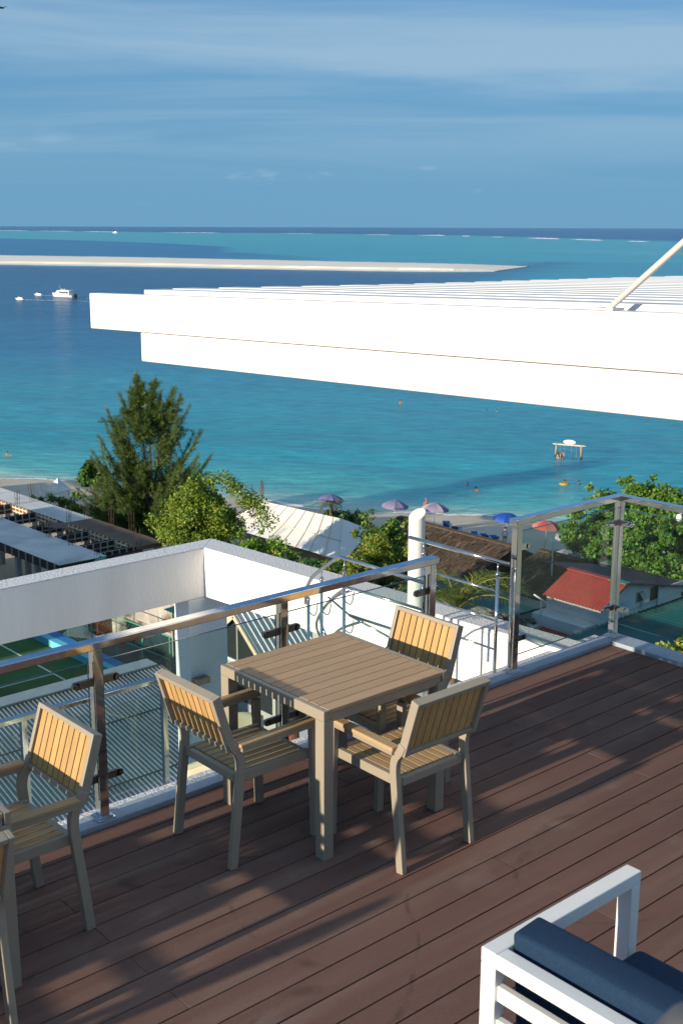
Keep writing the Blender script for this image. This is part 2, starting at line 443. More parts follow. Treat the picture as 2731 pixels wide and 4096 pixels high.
# ================================================================== SETTING
# --- island ground, one sheet; (u, v) runs along / across the shore
UX, UY = 0.871, 0.4913
def uv2xy(u, v): return (UX * u - UY * v, UY * u + UX * v)
def ground_z(u):
    if u < 88: return GROUND
    if u < 106: return GROUND + (u - 88) / 18 * (SEA - GROUND - 0.02)
    return SEA - 0.02 - (u - 106) * 0.10
def build_ground():
    us = [-6000, -2000, -700, -300, -120, -40, 0, 30, 50, 60, 70, 78, 84] + [86 + 1.2 * i for i in range(30)] + [130, 170]
    vs = [-6000, -2000, -700, -250, -100] + [-60 + 4 * i for i in range(56)] + [200, 400, 900, 2500, 6000]
    V, Fc = [], []
    for u in us:
        for v in vs:
            wob = 1.1 * math.sin(v * 0.11 + 0.5) + 0.6 * math.sin(v * 0.31) if 60 < u < 140 else 0
            x, y = uv2xy(u + wob, v)
            V.append((x, y, ground_z(u) + (0.05 * math.sin(u * 1.3 + v * 0.9) if 60 < u < 100 else 0)))
    n = len(vs)
    for i in range(len(us) - 1):
        for j in range(n - 1): Fc.append((i * n + j, (i + 1) * n + j, (i + 1) * n + j + 1, i * n + j + 1))
    o = MB().add(V, Fc).build('beach_ground', 'sand', smooth=True)
    o['kind'] = 'structure'
build_ground()

# --- sea: polar sheet round the lookout, coloured by depth
def sstep(a, b, x):
    t = np.clip((x - a) / (b - a), 0, 1); return t * t * (3 - 2 * t)
def lerp(a, b, t): return a + (b - a) * t[..., None]
def sea_color(x, y):
    u = UX * x + UY * y; v = -UY * x + UX * y
    c = lambda r, g, b: np.array(lin(r, g, b))
    wob = 6 * np.sin(v * 0.05 + 1.3) + 3.5 * np.sin(v * 0.17 + u * 0.03) + 2 * np.sin(v * 0.4 + 0.1 * u)
    ue = u + wob * sstep(104, 150, u)
    col = lerp(np.broadcast_to(c(150, 185, 185), x.shape + (3,)), c(72, 158, 172), sstep(105, 112, ue))
    col = lerp(col, c(42, 138, 164), sstep(110, 126, ue))
    col = lerp(col, c(48, 136, 166), sstep(126, 160, ue))
    # deep channel in front of the sandbank, deeper towards the left
    left = sstep(60, 150, v + 0.02 * u)
    col = lerp(col, c(36, 104, 148), sstep(160, 235, ue) * (0.35 + 0.65 * left))
    col = lerp(col, c(25, 84, 130), sstep(215, 330, ue) * left)
    col = lerp(col, c(21, 78, 126), sstep(400, 560, ue) * left)
    # shallow apron round the sandbank and its spit
    col = lerp(col, c(60, 150, 180), sstep(690, 716, u + 3 * np.sin(v * 0.06)) * sstep(150, 190, v) * 0.8)
    rgt = sstep(175, 105, v - 0.05 * (u - 640))
    col = lerp(col, c(40, 132, 164), rgt * sstep(300, 520, u))
    # lagoon behind the bank
    col = lerp(col, c(48, 142, 168), sstep(930, 1000, u))
    far = sstep(900, 2600, u)
    col = lerp(col, c(58, 150, 172), far)
    # dark patch of deeper water behind the bank (edge runs off to the left)
    edge = 760 + (v - 120) * 0.0
    ang = np.arctan2(y, x)
    d = np.hypot(x, y)
    ang0 = math.atan2(1006, 759)
    ang1 = math.atan2(1528, 1111)
    dmax = 1680 + (ang - 0.94) * 6200
    dmax = np.clip(dmax, 0, 4000)
    inpatch = sstep(1.08, 0.985, 2.0 - ang) if False else sstep(0.93, 0.955, ang)
    m = inpatch * sstep(0, 120, dmax - d) * sstep(820, 930, u)
    tail = sstep(0.80, 0.955, ang) * sstep(0, 160, 880 + (ang - 0.80) * 3600 - d) * sstep(800, 880, u)
    col = lerp(col, c(22, 94, 148), np.clip(np.maximum(m, tail * 0.9), 0, 1) * 0.92)
    # a paler band on the spit's far side
    band = np.exp(-((u - 1300 - 150 * np.sin(v * 0.004)) / 90) ** 2) * sstep(400, 200, v)
    col = lerp(col, c(70, 158, 172), band * 0.5)
    # open ocean beyond the reef edge
    reefx = np.interp(y, [-9000, 0, 1394, 2703, 3768, 4555, 6541, 20000], [1000, 1300, 2004, 2850, 3075, 2960, 3212, 3800])
    col = lerp(col, c(24, 80, 130), sstep(-20, 260, x - reefx))
    return np.clip(col * np.array([1.38, 1.34, 1.17]), 0, 1)
def build_sea():
    rings = np.concatenate([np.array([60.0]), np.geomspace(75, 1200, 330), np.geomspace(1215, 9000, 150), np.array([12000, 20000, 40000, 90000.])])
    a0 = np.linspace(R(26), R(72), 300)
    rest = np.linspace(R(72), R(386), 90)[1:-1]
    ang = np.concatenate([a0, rest]); n = len(ang); k = len(rings)
    RR, AA = np.meshgrid(rings, ang, indexing='ij')
    X, Y = RR * np.cos(AA), RR * np.sin(AA)
    V = np.stack([X, Y, np.full_like(X, SEA)], -1).reshape(-1, 3)
    idx = np.arange(k * n).reshape(k, n); nx = np.roll(idx, -1, 1)
    F = np.stack([idx[:-1], idx[1:], nx[1:], nx[:-1]], -1).reshape(-1, 4)
    me = bpy.data.meshes.new('sea')
    me.vertices.add(len(V)); me.vertices.foreach_set('co', V.ravel())
    me.loops.add(F.size); me.loops.foreach_set('vertex_index', F.ravel().astype(np.int32))
    me.polygons.add(len(F)); me.polygons.foreach_set('loop_start', np.arange(0, F.size, 4, dtype=np.int32))
    me.polygons.foreach_set('loop_total', np.full(len(F), 4, dtype=np.int32))
    me.update()
    ca = me.color_attributes.new('depth', 'FLOAT_COLOR', 'POINT')
    cc = np.concatenate([sea_color(X, Y), np.ones(X.shape + (1,))], -1)
    ca.data.foreach_set('color', cc.astype(np.float32).ravel())
    m = bpy.data.materials.new('sea_water'); m.use_nodes = True
    nn, l = m.node_tree.nodes, m.node_tree.links
    p = nn['Principled BSDF']; p.inputs['Roughness'].default_value = 0.22; p.inputs['IOR'].default_value = 1.33
    p.inputs['Specular IOR Level'].default_value = 0.36
    p.subsurface_method = 'BURLEY' if hasattr(p, 'subsurface_method') else None
    p.inputs['Subsurface Weight'].default_value = 0.65; p.inputs['Subsurface Radius'].default_value = (2.0, 5.0, 7.0); p.inputs['Subsurface Scale'].default_value = 2.0
    at = nn.new('ShaderNodeAttribute'); at.attribute_name = 'depth'
    g = nn.new('ShaderNodeNewGeometry')
    mp = nn.new('ShaderNodeMapping'); mp.vector_type = 'TEXTURE'; mp.inputs['Rotation'].default_value = (0, 0, R(50)); mp.inputs['Scale'].default_value = (1.6, 5.2, 1)
    l.new(g.outputs['Position'], mp.inputs[0])
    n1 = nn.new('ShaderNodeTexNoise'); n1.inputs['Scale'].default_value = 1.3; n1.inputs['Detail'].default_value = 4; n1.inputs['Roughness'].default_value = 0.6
    n2 = nn.new('ShaderNodeTexNoise'); n2.inputs['Scale'].default_value = 0.20; n2.inputs['Detail'].default_value = 5; n2.inputs['Distortion'].default_value = 0.4
    l.new(mp.outputs[0], n1.inputs['Vector']); l.new(mp.outputs[0], n2.inputs['Vector'])
    ad = nn.new('ShaderNodeMath'); ad.operation = 'MULTIPLY_ADD'; ad.inputs[1].default_value = 2.2
    l.new(n2.outputs[0], ad.inputs[0]); l.new(n1.outputs[0], ad.inputs[2])
    bp = nn.new('ShaderNodeBump'); bp.inputs['Strength'].default_value = 1.0; bp.inputs['Distance'].default_value = 0.85
    l.new(ad.outputs[0], bp.inputs['Height']); l.new(bp.outputs[0], p.inputs['Normal'])
    n3 = nn.new('ShaderNodeTexNoise'); n3.inputs['Scale'].default_value = 0.05; n3.inputs['Detail'].default_value = 7; n3.inputs['Roughness'].default_value = 0.65
    l.new(mp.outputs[0], n3.inputs['Vector'])
    mr = nn.new('ShaderNodeMapRange'); mr.inputs[1].default_value = 0.3; mr.inputs[2].default_value = 0.7; mr.inputs[3].default_value = 0.86; mr.inputs[4].default_value = 1.12
    l.new(n3.outputs[0], mr.inputs[0])
    sc = nn.new('ShaderNodeVectorMath'); sc.operation = 'SCALE'; l.new(at.outputs['Color'], sc.inputs[0]); l.new(mr.outputs[0], sc.inputs['Scale'])
    mr4 = nn.new('ShaderNodeMapRange'); mr4.inputs[1].default_value = 0.32; mr4.inputs[2].default_value = 0.68; mr4.inputs[3].default_value = 0.80; mr4.inputs[4].default_value = 1.16  # light and dark of the ripples painted into the base colour
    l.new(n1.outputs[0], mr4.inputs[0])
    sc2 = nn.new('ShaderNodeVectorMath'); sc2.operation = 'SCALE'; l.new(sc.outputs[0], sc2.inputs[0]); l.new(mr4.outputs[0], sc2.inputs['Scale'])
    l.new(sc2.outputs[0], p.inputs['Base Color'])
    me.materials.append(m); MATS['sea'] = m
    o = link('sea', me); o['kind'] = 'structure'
build_sea()

# --- sandbank: long flat bar with a little scarp on the near side
def build_sandbank():
    near = [(699, 1400), (706, 900), (716, 640), (717, 499), (720, 383), (708, 300), (706, 230), (712, 185), (728, 158)]
    far = [(960, 1400), (955, 900), (946, 658), (938, 499), (898, 350), (880, 280), (868, 225), (850, 185), (838, 156)]
    V, Fc = [], []
    m = 9
    NN = 90
    tn = np.linspace(0, len(near) - 1, NN)
    nu = np.interp(tn, range(len(near)), [q[0] for q in near]); nv = np.interp(tn, range(len(near)), [q[1] for q in near])
    fu = np.interp(tn, range(len(far)), [q[0] for q in far]); fv = np.interp(tn, range(len(far)), [q[1] for q in far])
    prof = [(0.0, -0.3), (0.03, 0.15), (0.09, 0.5), (0.115, 1.7), (0.2, 2.0), (0.5, 2.1), (0.8, 1.4), (0.95, 0.4), (1.0, -0.3)]
    for i in range(NN):
        e = min(1.0, (NN - 1 - i) / 14) ** 0.8
        for t, h in prof:
            if h > 0.4: h = 0.25 + (h - 0.25) * e
            jit = random.uniform(-1.6, 1.6) if 0.05 < t < 0.15 else random.uniform(-1, 1)
            u = nu[i] + (fu[i] - nu[i]) * t + jit; v = nv[i] + (fv[i] - nv[i]) * t
            x, y = uv2xy(u, v); V.append((x, y, SEA + h + random.uniform(-.1, .1) * (0 < t < 1)))
    for i in range(NN - 1):
        for j in range(m - 1): Fc.append((i * m + j, (i + 1) * m + j, (i + 1) * m + j + 1, i * m + j + 1))
    mat('bank_sand', (0.82, 0.77, 0.67), 0.95, var=0.06, scale=0.02, bump=0.5, bscale=0.5, coord='World')
    o = MB().add(V, Fc).build('sandbank', 'bank_sand'); o['kind'] = 'structure'
build_sandbank()

# --- foam: breakers on the reef edge, lapping line on the beach, boat wakes (one uncountable mass of foam each)
def strip(mb, pts, w, z):
    """flat ragged ribbon"""
    P = [Vector((p[0], p[1], 0)) for p in pts]; V, Fc = [], []
    for i, p in enumerate(P):
        d = (P[min(i + 1, len(P) - 1)] - P[max(i - 1, 0)]).normalized(); nrm = Vector((-d.y, d.x, 0))
        e = min(1, 4 * i / len(P) + 0.08, 4 * (len(P) - 1 - i) / len(P) + 0.08)
        ww = w * e * random.uniform(0.45, 1.25)
        off = random.uniform(-.25, .25) * w
        V += [tuple(p + nrm * (off - ww / 2)) [:2] + (z,), tuple(p + nrm * (off + ww / 2))[:2] + (z,)]
    for i in range(len(P) - 1): Fc.append((2 * i, 2 * i + 1, 2 * i + 3, 2 * i + 2))
    mb.add(V, Fc)
def build_foam():
    mb = MB()
    ys = np.array([-9000, 0, 1394, 2703, 3768, 4555, 6541, 9000]); xs = np.array([1000, 1300, 2004, 2850, 3075, 2960, 3212, 3400])
    y = 900
    while y < 8200:
        L = random.uniform(60, 330) * (y / 2600); gap = random.uniform(30, 330) * (y / 2600)
        yy = np.linspace(y, y + L, 26); mb_pts = [(float(np.interp(q, ys, xs)) + random.uniform(-5, 5), q) for q in yy]
        wv = random.uniform(.7, 2.0); nq = len(mb_pts)
        V = []
        for i, (qx, qy) in enumerate(mb_pts):
            e = min(1, 5 * i / nq + .1, 3 * (nq - 1 - i) / nq + .1); hgt = wv * e * random.uniform(.5, 1.2) * (1 - .45 * i / nq)
            V += [(qx - 9 * e, qy, SEA + .1), (qx, qy, SEA + .1 + hgt), (qx + 10 * e, qy, SEA + .1)]
        mb.add(V, [f for i in range(nq - 1) for f in ((3 * i, 3 * i + 1, 3 * i + 4, 3 * i + 3), (3 * i + 1, 3 * i + 2, 3 * i + 5, 3 * i + 4))])
        y += L + gap
    tag(mb.build('reef_surf', 'foam'), 'broken white line of surf on the reef edge below the horizon', 'surf', kind='stuff')
    mb = MB()
    for (v0, v1, du, w) in ((-30, 12, -0.2, 0.45), (16, 33, 0.0, 0.5), (35, 48, -0.3, 0.8), (49, 62, -0.1, 0.7), (63, 66, 0, 0.4), (67, 78, -0.3, 0.5), (79, 98, -0.2, 0.3), (20, 60, -1.5, 0.2)):
        pts = []
        for v in np.linspace(v0, v1, int((v1 - v0) * 3)):
            wob = 1.1 * math.sin(v * 0.11 + 0.5) + 0.6 * math.sin(v * 0.31)
            pts.append(uv2xy(105.6 + wob + du + 0.35 * math.sin(v * 0.9), v))
        strip(mb, pts, w, SEA + 0.05)
    tag(mb.build('shore_foam', 'foam'), 'thin white wave edge lapping along the beach', 'foam', kind='stuff')
build_foam()

# ================================================================== OUR TERRACE
# --- the hotel body under the deck and lower terrace
b = thing('hotel_building', 'white hotel block under the roof deck, mostly hidden below it', 'building', (0, 0, 0))
B(-12, 6.95, -10, 5.05, -22, -0.16).build('wall', 'house_white', b)
B(-12, 6.25, 5.06, 9.10, -22, -2.45).build('lower_wall', 'house_white', b)
B(-12, 6.3, 5.06, 9.12, -2.44, -2.36).build('terrace_floor', 'concrete', b)
B(-12, 6.97, 4.965, 5.10, -0.155, -0.03).build('ledge', 'stucco_rough', b)

# --- deck: base and single boards, rows along X
deck = B(-2.0, 6.82, 1.0, 4.845, -0.155, -0.060).build('deck', 'deck_under'); deck['kind'] = 'structure'
PITCH_B = 0.145
def plank_mesh(L, cache={}):
    k = round(L, 3)
    if k not in cache:
        w, t = PITCH_B - 0.0068, 0.024
        mb = MB().box(-L / 2, L / 2, -w / 2, w / 2, -t, 0)
        cache[k] = mb.mesh('plank', 'deck')
    return cache[k]
row = 0
ytop = 4.842
while ytop > 1.3:
    yc = ytop - PITCH_B / 2
    js = [-2.0, -0.78, 2.22, 5.22, 6.812] if row % 2 else [-2.0, 0.94, 3.94, 6.812]
    for a, c in zip(js[:-1], js[1:]):
        jit = random.uniform(-0.0012, 0.0012)
        o = link('plank', plank_mesh(c - a - 0.0015), deck, bevel=0.0016, seg=1, loc=((a + c) / 2, yc, random.uniform(-0.0012, 0.0006)))
        o.rotation_euler = (random.uniform(-.002, .002), 0, random.uniform(-.0004, .0004))
    ytop -= PITCH_B; row += 1

# --- kerbs
k1 = B(-2.0, 7.0, 4.8455, 4.963, -0.155, 0.026).build('kerb', 'kerb_paint', bevel=0.004)
k1['kind'] = 'structure'
k2 = B(6.8225, 7.0, 1.0, 4.8445, -0.155, 0.0255).build('kerb', 'kerb_paint', bevel=0.004)
k2['kind'] = 'structure'

# --- stainless railings with glass
def post_base(mb, x, y, z):
    mb.box(x - .048, x + .048, y - .048, y + .048, z, z + .008)
    mb.box(x - .038, x + .038, y - .038, y + .038, z + .008, z + .016)
def clamp(parent, x, y, z, s, axis):
    """tab reaching from a post towards the pane; s = direction along axis"""
    mb = MB()
    L = 0.085
    if axis == 'x':
        mb.box(min(x, x + s * L), max(x, x + s * L), y - .008, y + .010, z - .019, z + .019)
        e = Vector((x + s * L, y + .001, z))
        ring = [(e.x + .019 * math.cos(t), e.z + .019 * math.sin(t)) for t in np.linspace(0, 2 * math.pi, 14)[:-1]]
        mb.extr([(q[0], y - .008, q[1]) for q in ring], (0, .018, 0))
        mb.extr([(e.x + (q[0] - e.x) * .6, y - .014, e.z + (q[1] - e.z) * .6) for q in ring], (0, .005, 0))
    else:
        mb.box(x - .010, x + .008, min(y, y + s * L), max(y, y + s * L), z - .019, z + .019)
        ring = [(y + s * L + .019 * math.cos(t), z + .019 * math.sin(t)) for t in np.linspace(0, 2 * math.pi, 14)[:-1]]
        mb.extr([(x - .010, q[0], q[1]) for q in ring], (.018, 0, 0))
        mb.extr([(x - .015, y + s * L + (q[0] - y - s * L) * .6, z + (q[1] - z) * .6) for q in ring], (.005, 0, 0))
    return mb.build('glass_clamp', 'steel_dark' if axis == 'x' and z < 0.8 and x < 5.4 else 'steel', parent)

def rail_posts(parent, xs, y, ztop, z0=0.026):
    for x in xs:
        MB().box(x - .025, x + .025, y - .025, y + .025, z0 + .015, ztop).build('post', 'steel', parent, bevel=0.003)
        mb = MB(); post_base(mb, x, y, z0); mb.build('post_base', 'steel', parent, bevel=0.002)

r1 = thing('glass_railing', 'stainless steel and glass railing beside the dining table, left of the stair opening', 'railing', (0, 0, 0))
YR = 4.905
B(-2.0, 5.07, 4.872, 4.942, .917, .957).build('handrail', 'steel', r1, bevel=0.004)
PX = [5.03, 3.88, 2.73, 1.58, 0.43, -0.72, -1.87]
rail_posts(r1, PX, YR, .9165)
for xa, xb in zip(PX[1:], PX[:-1]):
    g = B(xa + .040, xb - .040, YR + .002, YR + .014, .115, .845).build('glass_pane', 'rail_glass', r1)
    B(xa + .0395, xa + .0402, YR + .002, YR + .014, .115, .845).build('glass_edge', 'glass_edge', g)
    B(xb - .0402, xb - .0395, YR + .002, YR + .014, .115, .845).build('glass_edge', 'glass_edge', g)
    B(xa + .040, xb - .040, YR + .0025, YR + .0135, .845, .847).build('glass_edge', 'glass_edge', g)
    for z in (.745, .235):
        clamp(r1, xa + .025, YR + .008, z, 1, 'x'); clamp(r1, xb - .025, YR + .008, z, -1, 'x')

r2_ = thing('glass_railing', 'stainless steel and glass railing turning the far right corner of the deck', 'railing', (0, 0, 0))
MB().box(5.782, 6.885, 4.872, 4.942, 1.035, 1.075).build('handrail', 'steel', r2_, bevel=0.004)
MB().box(6.8855, 6.955, 1.0, 4.942, 1.035, 1.0752).build('handrail', 'steel', r2_, bevel=0.004)
rail_posts(r2_, [5.822], YR, 1.0345)
MB().box(6.895, 6.945, 4.880, 4.930, .041, 1.0345).build('post', 'steel', r2_, bevel=0.003)
mb = MB(); post_base(mb, 6.92, 4.905, .026); mb.build('post_base', 'steel', r2_, bevel=0.002)
for yy in (3.6, 2.3):
    MB().box(6.895, 6.945, yy - .025, yy + .025, .041, 1.0345).build('post', 'steel', r2_, bevel=0.003)
    mb = MB(); post_base(mb, 6.92, yy, .026); mb.build('post_base', 'steel', r2_, bevel=0.002)
g = B(5.862, 6.88, YR + .002, YR + .014, .13, .979).build('glass_pane', 'rail_glass', r2_)
B(5.862, 6.88, YR + .0025, YR + .0135, .979, .981).build('glass_edge', 'glass_edge', g)
B(5.862, 6.88, YR + .0025, YR + .0135, .128, .130).build('glass_edge', 'glass_edge', g)
g = B(6.914, 6.926, 3.64, 4.865, .13, .979).build('glass_pane', 'rail_glass', r2_)
B(6.9145, 6.9255, 3.64, 4.865, .979, .981).build('glass_edge', 'glass_edge', g)
B(6.9145, 6.9255, 3.64, 4.865, .128, .130).build('glass_edge', 'glass_edge', g)
g = B(6.914, 6.926, 2.34, 3.56, .13, .979).build('glass_pane', 'rail_glass', r2_)
for z in (.872, .244):
    clamp(r2_, 5.847, YR + .004, z, 1, 'x'); clamp(r2_, 6.895, YR + .004, z, -1, 'x')
    clamp(r2_, 6.918, 4.880, z, -1, 'y'); clamp(r2_, 6.918, 3.625, z, 1, 'y')

# --- stair handrails in the opening
def catmull(pts, n=6):
    P = [Vector(p) for p in pts]; out = []
    for i in range(len(P) - 1):
        p0, p1, p2, p3 = P[max(i - 1, 0)], P[i], P[i + 1], P[min(i + 2, len(P) - 1)]
        for k in range(n):
            t = k / n
            out.append(0.5 * ((2 * p1) + (p2 - p0) * t + (2 * p0 - 5 * p1 + 4 * p2 - p3) * t * t + (3 * p1 - p0 - 3 * p2 + p3) * t ** 3))
    return out + [P[-1]]
h1 = thing('stair_handrail', 'short stainless handrail with three lower bars right of the stair opening', 'handrail', (5.72, 4.97, 0))
MB().tube([(0, -.09, .79), (0, .82, .79)], .0135, 14).build('top_tube', 'steel', h1, smooth=True)
for z in (.585, .385, .185): MB().tube([(0, 0, z), (0, .68, z)], .0075, 10).build('bar', 'steel', h1, smooth=True)
for y in (0, .68):
    mb = MB().tube([(0, y, -.1), (0, y, .70)], .012, 12); mb.tube([(0, y, .69), (0, y, .715)], .0145, 12); mb.tube([(0, y, .71), (0, y, .78)], .005, 8)
    mb.build('post', 'steel', h1, smooth=True)
h2 = thing('stair_handrail', 'stainless handrail that bends and coils down the stair behind the table', 'handrail', (5.05, 4.97, 0))
MB().tube([(0, 0, .775), (0, .79, .775)] + catmull([(0, .83, .755), (0, 1.00, .635), (0, 1.09, .555), (0, 1.14, .47), (0, 1.15, .36)]), .0125, 12).build('top_tube', 'steel', h2, smooth=True)
MB().tube([(.03, .05, .585), (.03, .72, .57)] + catmull([(.03, .76, .565), (.03, .9, .46), (.03, 1.04, .30), (.06, 1.1, .18), (.1, 1.05, .05)]), .009, 12).build('bar', 'steel', h2, smooth=True)
MB().tube([(.05, .05, .385), (.05, .75, .37)], .009, 12).build('bar', 'steel', h2, smooth=True)
MB().tube([(.06, .2, .29), (.06, .75, .36), (.06, .98, .44)], .007, 10).build('bar', 'steel', h2, smooth=True)
MB().tube(catmull([(.02, .70, .56), (.04, .88, .47), (.04, 1.0, .36), (.04, 1.04, .27), (.04, .96, .16), (.04, .82, .26), (.05, .62, .36)]), .009, 12).build('loop', 'steel', h2, smooth=True)
for y, zt in ((.75, .76), (.98, .665), (1.12, .49)):
    mb = MB().tube([(0, y, -.9), (0, y, zt - .09)], .011, 12); mb.tube([(0, y, zt - .1), (0, y, zt - .075)], .0135, 12); mb.tube([(0, y, zt - .08), (0, y, zt)], .005, 8)
    mb.build('post', 'steel', h2, smooth=True)
for y, z in ((.75, .53), (.98, .40), (.75, .33), (1.12, .36)):
    MB().tube(catmull([(0, y - .01, z - .05), (0, y - .06, z - .06), (.01, y - .075, z - .03), (.02, y - .075, z + .03)], 4), .004, 8).build('bracket', 'steel', h2, smooth=True)
st = thing('stair', 'maroon stair treads descending from the deck opening', 'stair', (5.385, 5.1, 0))
for i in range(11):
    B(-.30, .30, .22 * i, .22 * i + .26, -.23 - .19 * i, -.19 - .19 * i).build('tread', 'maroon_tread', st, bevel=.006)
for s in (-.32, .32): MB().bar((s, 0, -.3), (s, 2.42, -2.36), .03, .2).build('stringer', 'white_paint', st)

# --- white parapet of the lower roof: two beams meeting at a corner
def parapet(name, poly, z0, z1, label):
    t = thing(name, label, 'wall')
    MB().extr([(x, y, z0) for x, y in poly], (0, 0, z1 - z0)).build('wall', 'stucco', t, bevel=0.006)
    MB().extr([(x, y, z1 + 0.0006) for x, y in poly], (0, 0, 0.010)).build('coping', 'stucco_rough', t, bevel=0.004)
    return t
parapet('parapet_wall', [(-4, 8.94), (6.150, 8.94), (6.398, 9.17), (-4, 9.17)], -.48, -.012, 'shaded white parapet beam running left from the corner, over the sports pitch')
parapet('parapet_wall', [(6.152, 8.938), (6.470, 4.966), (6.712, 4.966), (6.400, 9.168)], -.48, -.012, 'sunlit white parapet wall running from the corner to the deck')
t = thing('column', 'pale blue rendered column under the parapet corner', 'column', (6.187, 9.065, -2.36))
B(-.219, .219, -.123, .120, 0, 1.877).build('shaft', 'column_paint', t, bevel=.008)
B(-.21, -.05, -.21, -.125, 1.05, 1.11).build('wall_light', 'steel_dark', t, bevel=.004)
t = thing('tube_pillar', 'white steel tube with a slanted cut top standing on the parapet', 'pillar', (6.43, 6.43, 0))
N = 28; r = .065
V = [(r * math.cos(a), r * math.sin(a), 0.0) for a in np.linspace(0, 2 * math.pi, N, endpoint=False)]
slant = lambda x, y: .725 + (x * 1.0 + y * .10) * .62
Vt = [(x, y, slant(x, y)) for x, y, _ in V]
MB().add(V + Vt, [(i, (i + 1) % N, N + (i + 1) % N, N + i) for i in range(N)]).build('shaft', 'white_paint', t, smooth=True)
MB().add(Vt, [tuple(range(N))]).build('top_cap', 'white_paint', t)
# end of the short beam under deck level and its lit face right of the opening is the parapet itself

# --- pergola over the far right corner
pg = thing('pergola', 'white steel pergola with stepped louvres and a tie rod, upper right', 'pergola', (5.0, 2.2, 0))
def pz(y): return 2.370 + (8.811 - y) * 0.0245        # top of the long beam, falling outwards
def sloped(x0, x1, y0, y1, ztop, h):
    return [(x0, y0, ztop(y0) - h), (x1, y0, ztop(y0) - h), (x1, y0, ztop(y0)), (x0, y0, ztop(y0))], [(x0, y1, ztop(y1) - h), (x1, y1, ztop(y1) - h), (x1, y1, ztop(y1)), (x0, y1, ztop(y1))]
def sl(x0, x1, y0, y1, ztop, h):
    a, c = sloped(x0 - 5.0, x1 - 5.0, y0, y1, ztop, h)
    a = [(q[0], q[1] - 2.2, q[2]) for q in a]; c = [(q[0], q[1] - 2.2, q[2]) for q in c]
    return MB().loft([a, c])
sl(5.0, 5.10, 1.2, 8.811, pz, .285).build('upper_beam', 'white_paint', pg, bevel=.010, seg=3)
sl(5.005, 5.10, 1.2, 8.059, lambda y: pz(y) - .288, .222).build('lower_beam', 'white_paint', pg, bevel=.010, seg=3)
MB().bar((.03, -.95, pz(1.25) - .2865), (.03, 5.80, pz(8.0) - .2865), .046, .003).build('joint_strip', 'form_black', pg)
ends = [(5.3, 8.30), (5.62, 8.38), (5.95, 8.20), (6.25, 8.02), (6.55, 7.86), (6.85, 7.72), (7.14, 7.55), (7.45, 7.44), (7.77, 7.38), (8.08, 7.32), (8.40, 7.29), (8.72, 7.23), (9.03, 7.15), (9.34, 7.06), (9.65, 7.02), (9.96, 6.92), (10.27, 6.85), (10.6, 6.75), (10.9, 6.7), (11.2, 6.6)]
for i, (x, ye) in enumerate(ends):
    sl(x - .10, x + .10, 1.2, ye, lambda y: pz(y) + .028, .038).build('louvre', 'white_paint', pg, bevel=.005)
for y in (6.4, 4.6, 2.6):
    B(.105, 6.4, y - 2.2 - .05, y - 2.2 + .05, pz(y) - .16, pz(y) - .015).build('cross_beam', 'white_paint', pg)
B(-.06, .16, -.65, -.45, 0.0, 4.3).build('post', 'white_paint', pg, bevel=.008)
B(6.2, 6.4, -.65, -.45, -6, 4.3).build('post', 'white_paint', pg, bevel=.008)
MB().tube([(.05, 1.55, pz(3.75) - .02), (.05, -.05, 3.78), (.05, -.45, 4.12)], .016, 12).build('tie_rod', 'white_paint', pg, smooth=True)
MB().box(.02, .12, 1.47, 1.60, pz(3.7) + .002, pz(3.7) + .012).build('rod_plate', 'white_paint', pg)

# ================================================================== FURNITURE
def make_table(label, loc):
    t = thing('dining_table', label, 'table', loc, group='square slatted dining tables')
    w, n = 0.802, 11
    p = w / n
    for i in range(n):
        y = -w / 2 + p * (i + .5)
        B(-.371, .371, y - p / 2 + .0022, y + p / 2 - .0022, .734, .752).build('slat', 'table_slat', t, bevel=.0018, seg=1)
    for s in (-1, 1):
        B(min(s * .374, s * .402), max(s * .374, s * .402), -w / 2, w / 2, .700, .751).build('end_rail', 'taupe', t, bevel=.003)
        B(-.372, .372, min(s * .345, s * .392), max(s * .345, s * .392), .684, .733).build('side_rail', 'taupe', t, bevel=.003)
    for sx in (-1, 1):
        for sy in (-1, 1):
            B(min(sx * .342, sx * .402), max(sx * .342, sx * .402), min(sy * .339, sy * .401), max(sy * .339, sy * .401), 0, .6995).build('leg', 'taupe', t, bevel=.003)
    return t

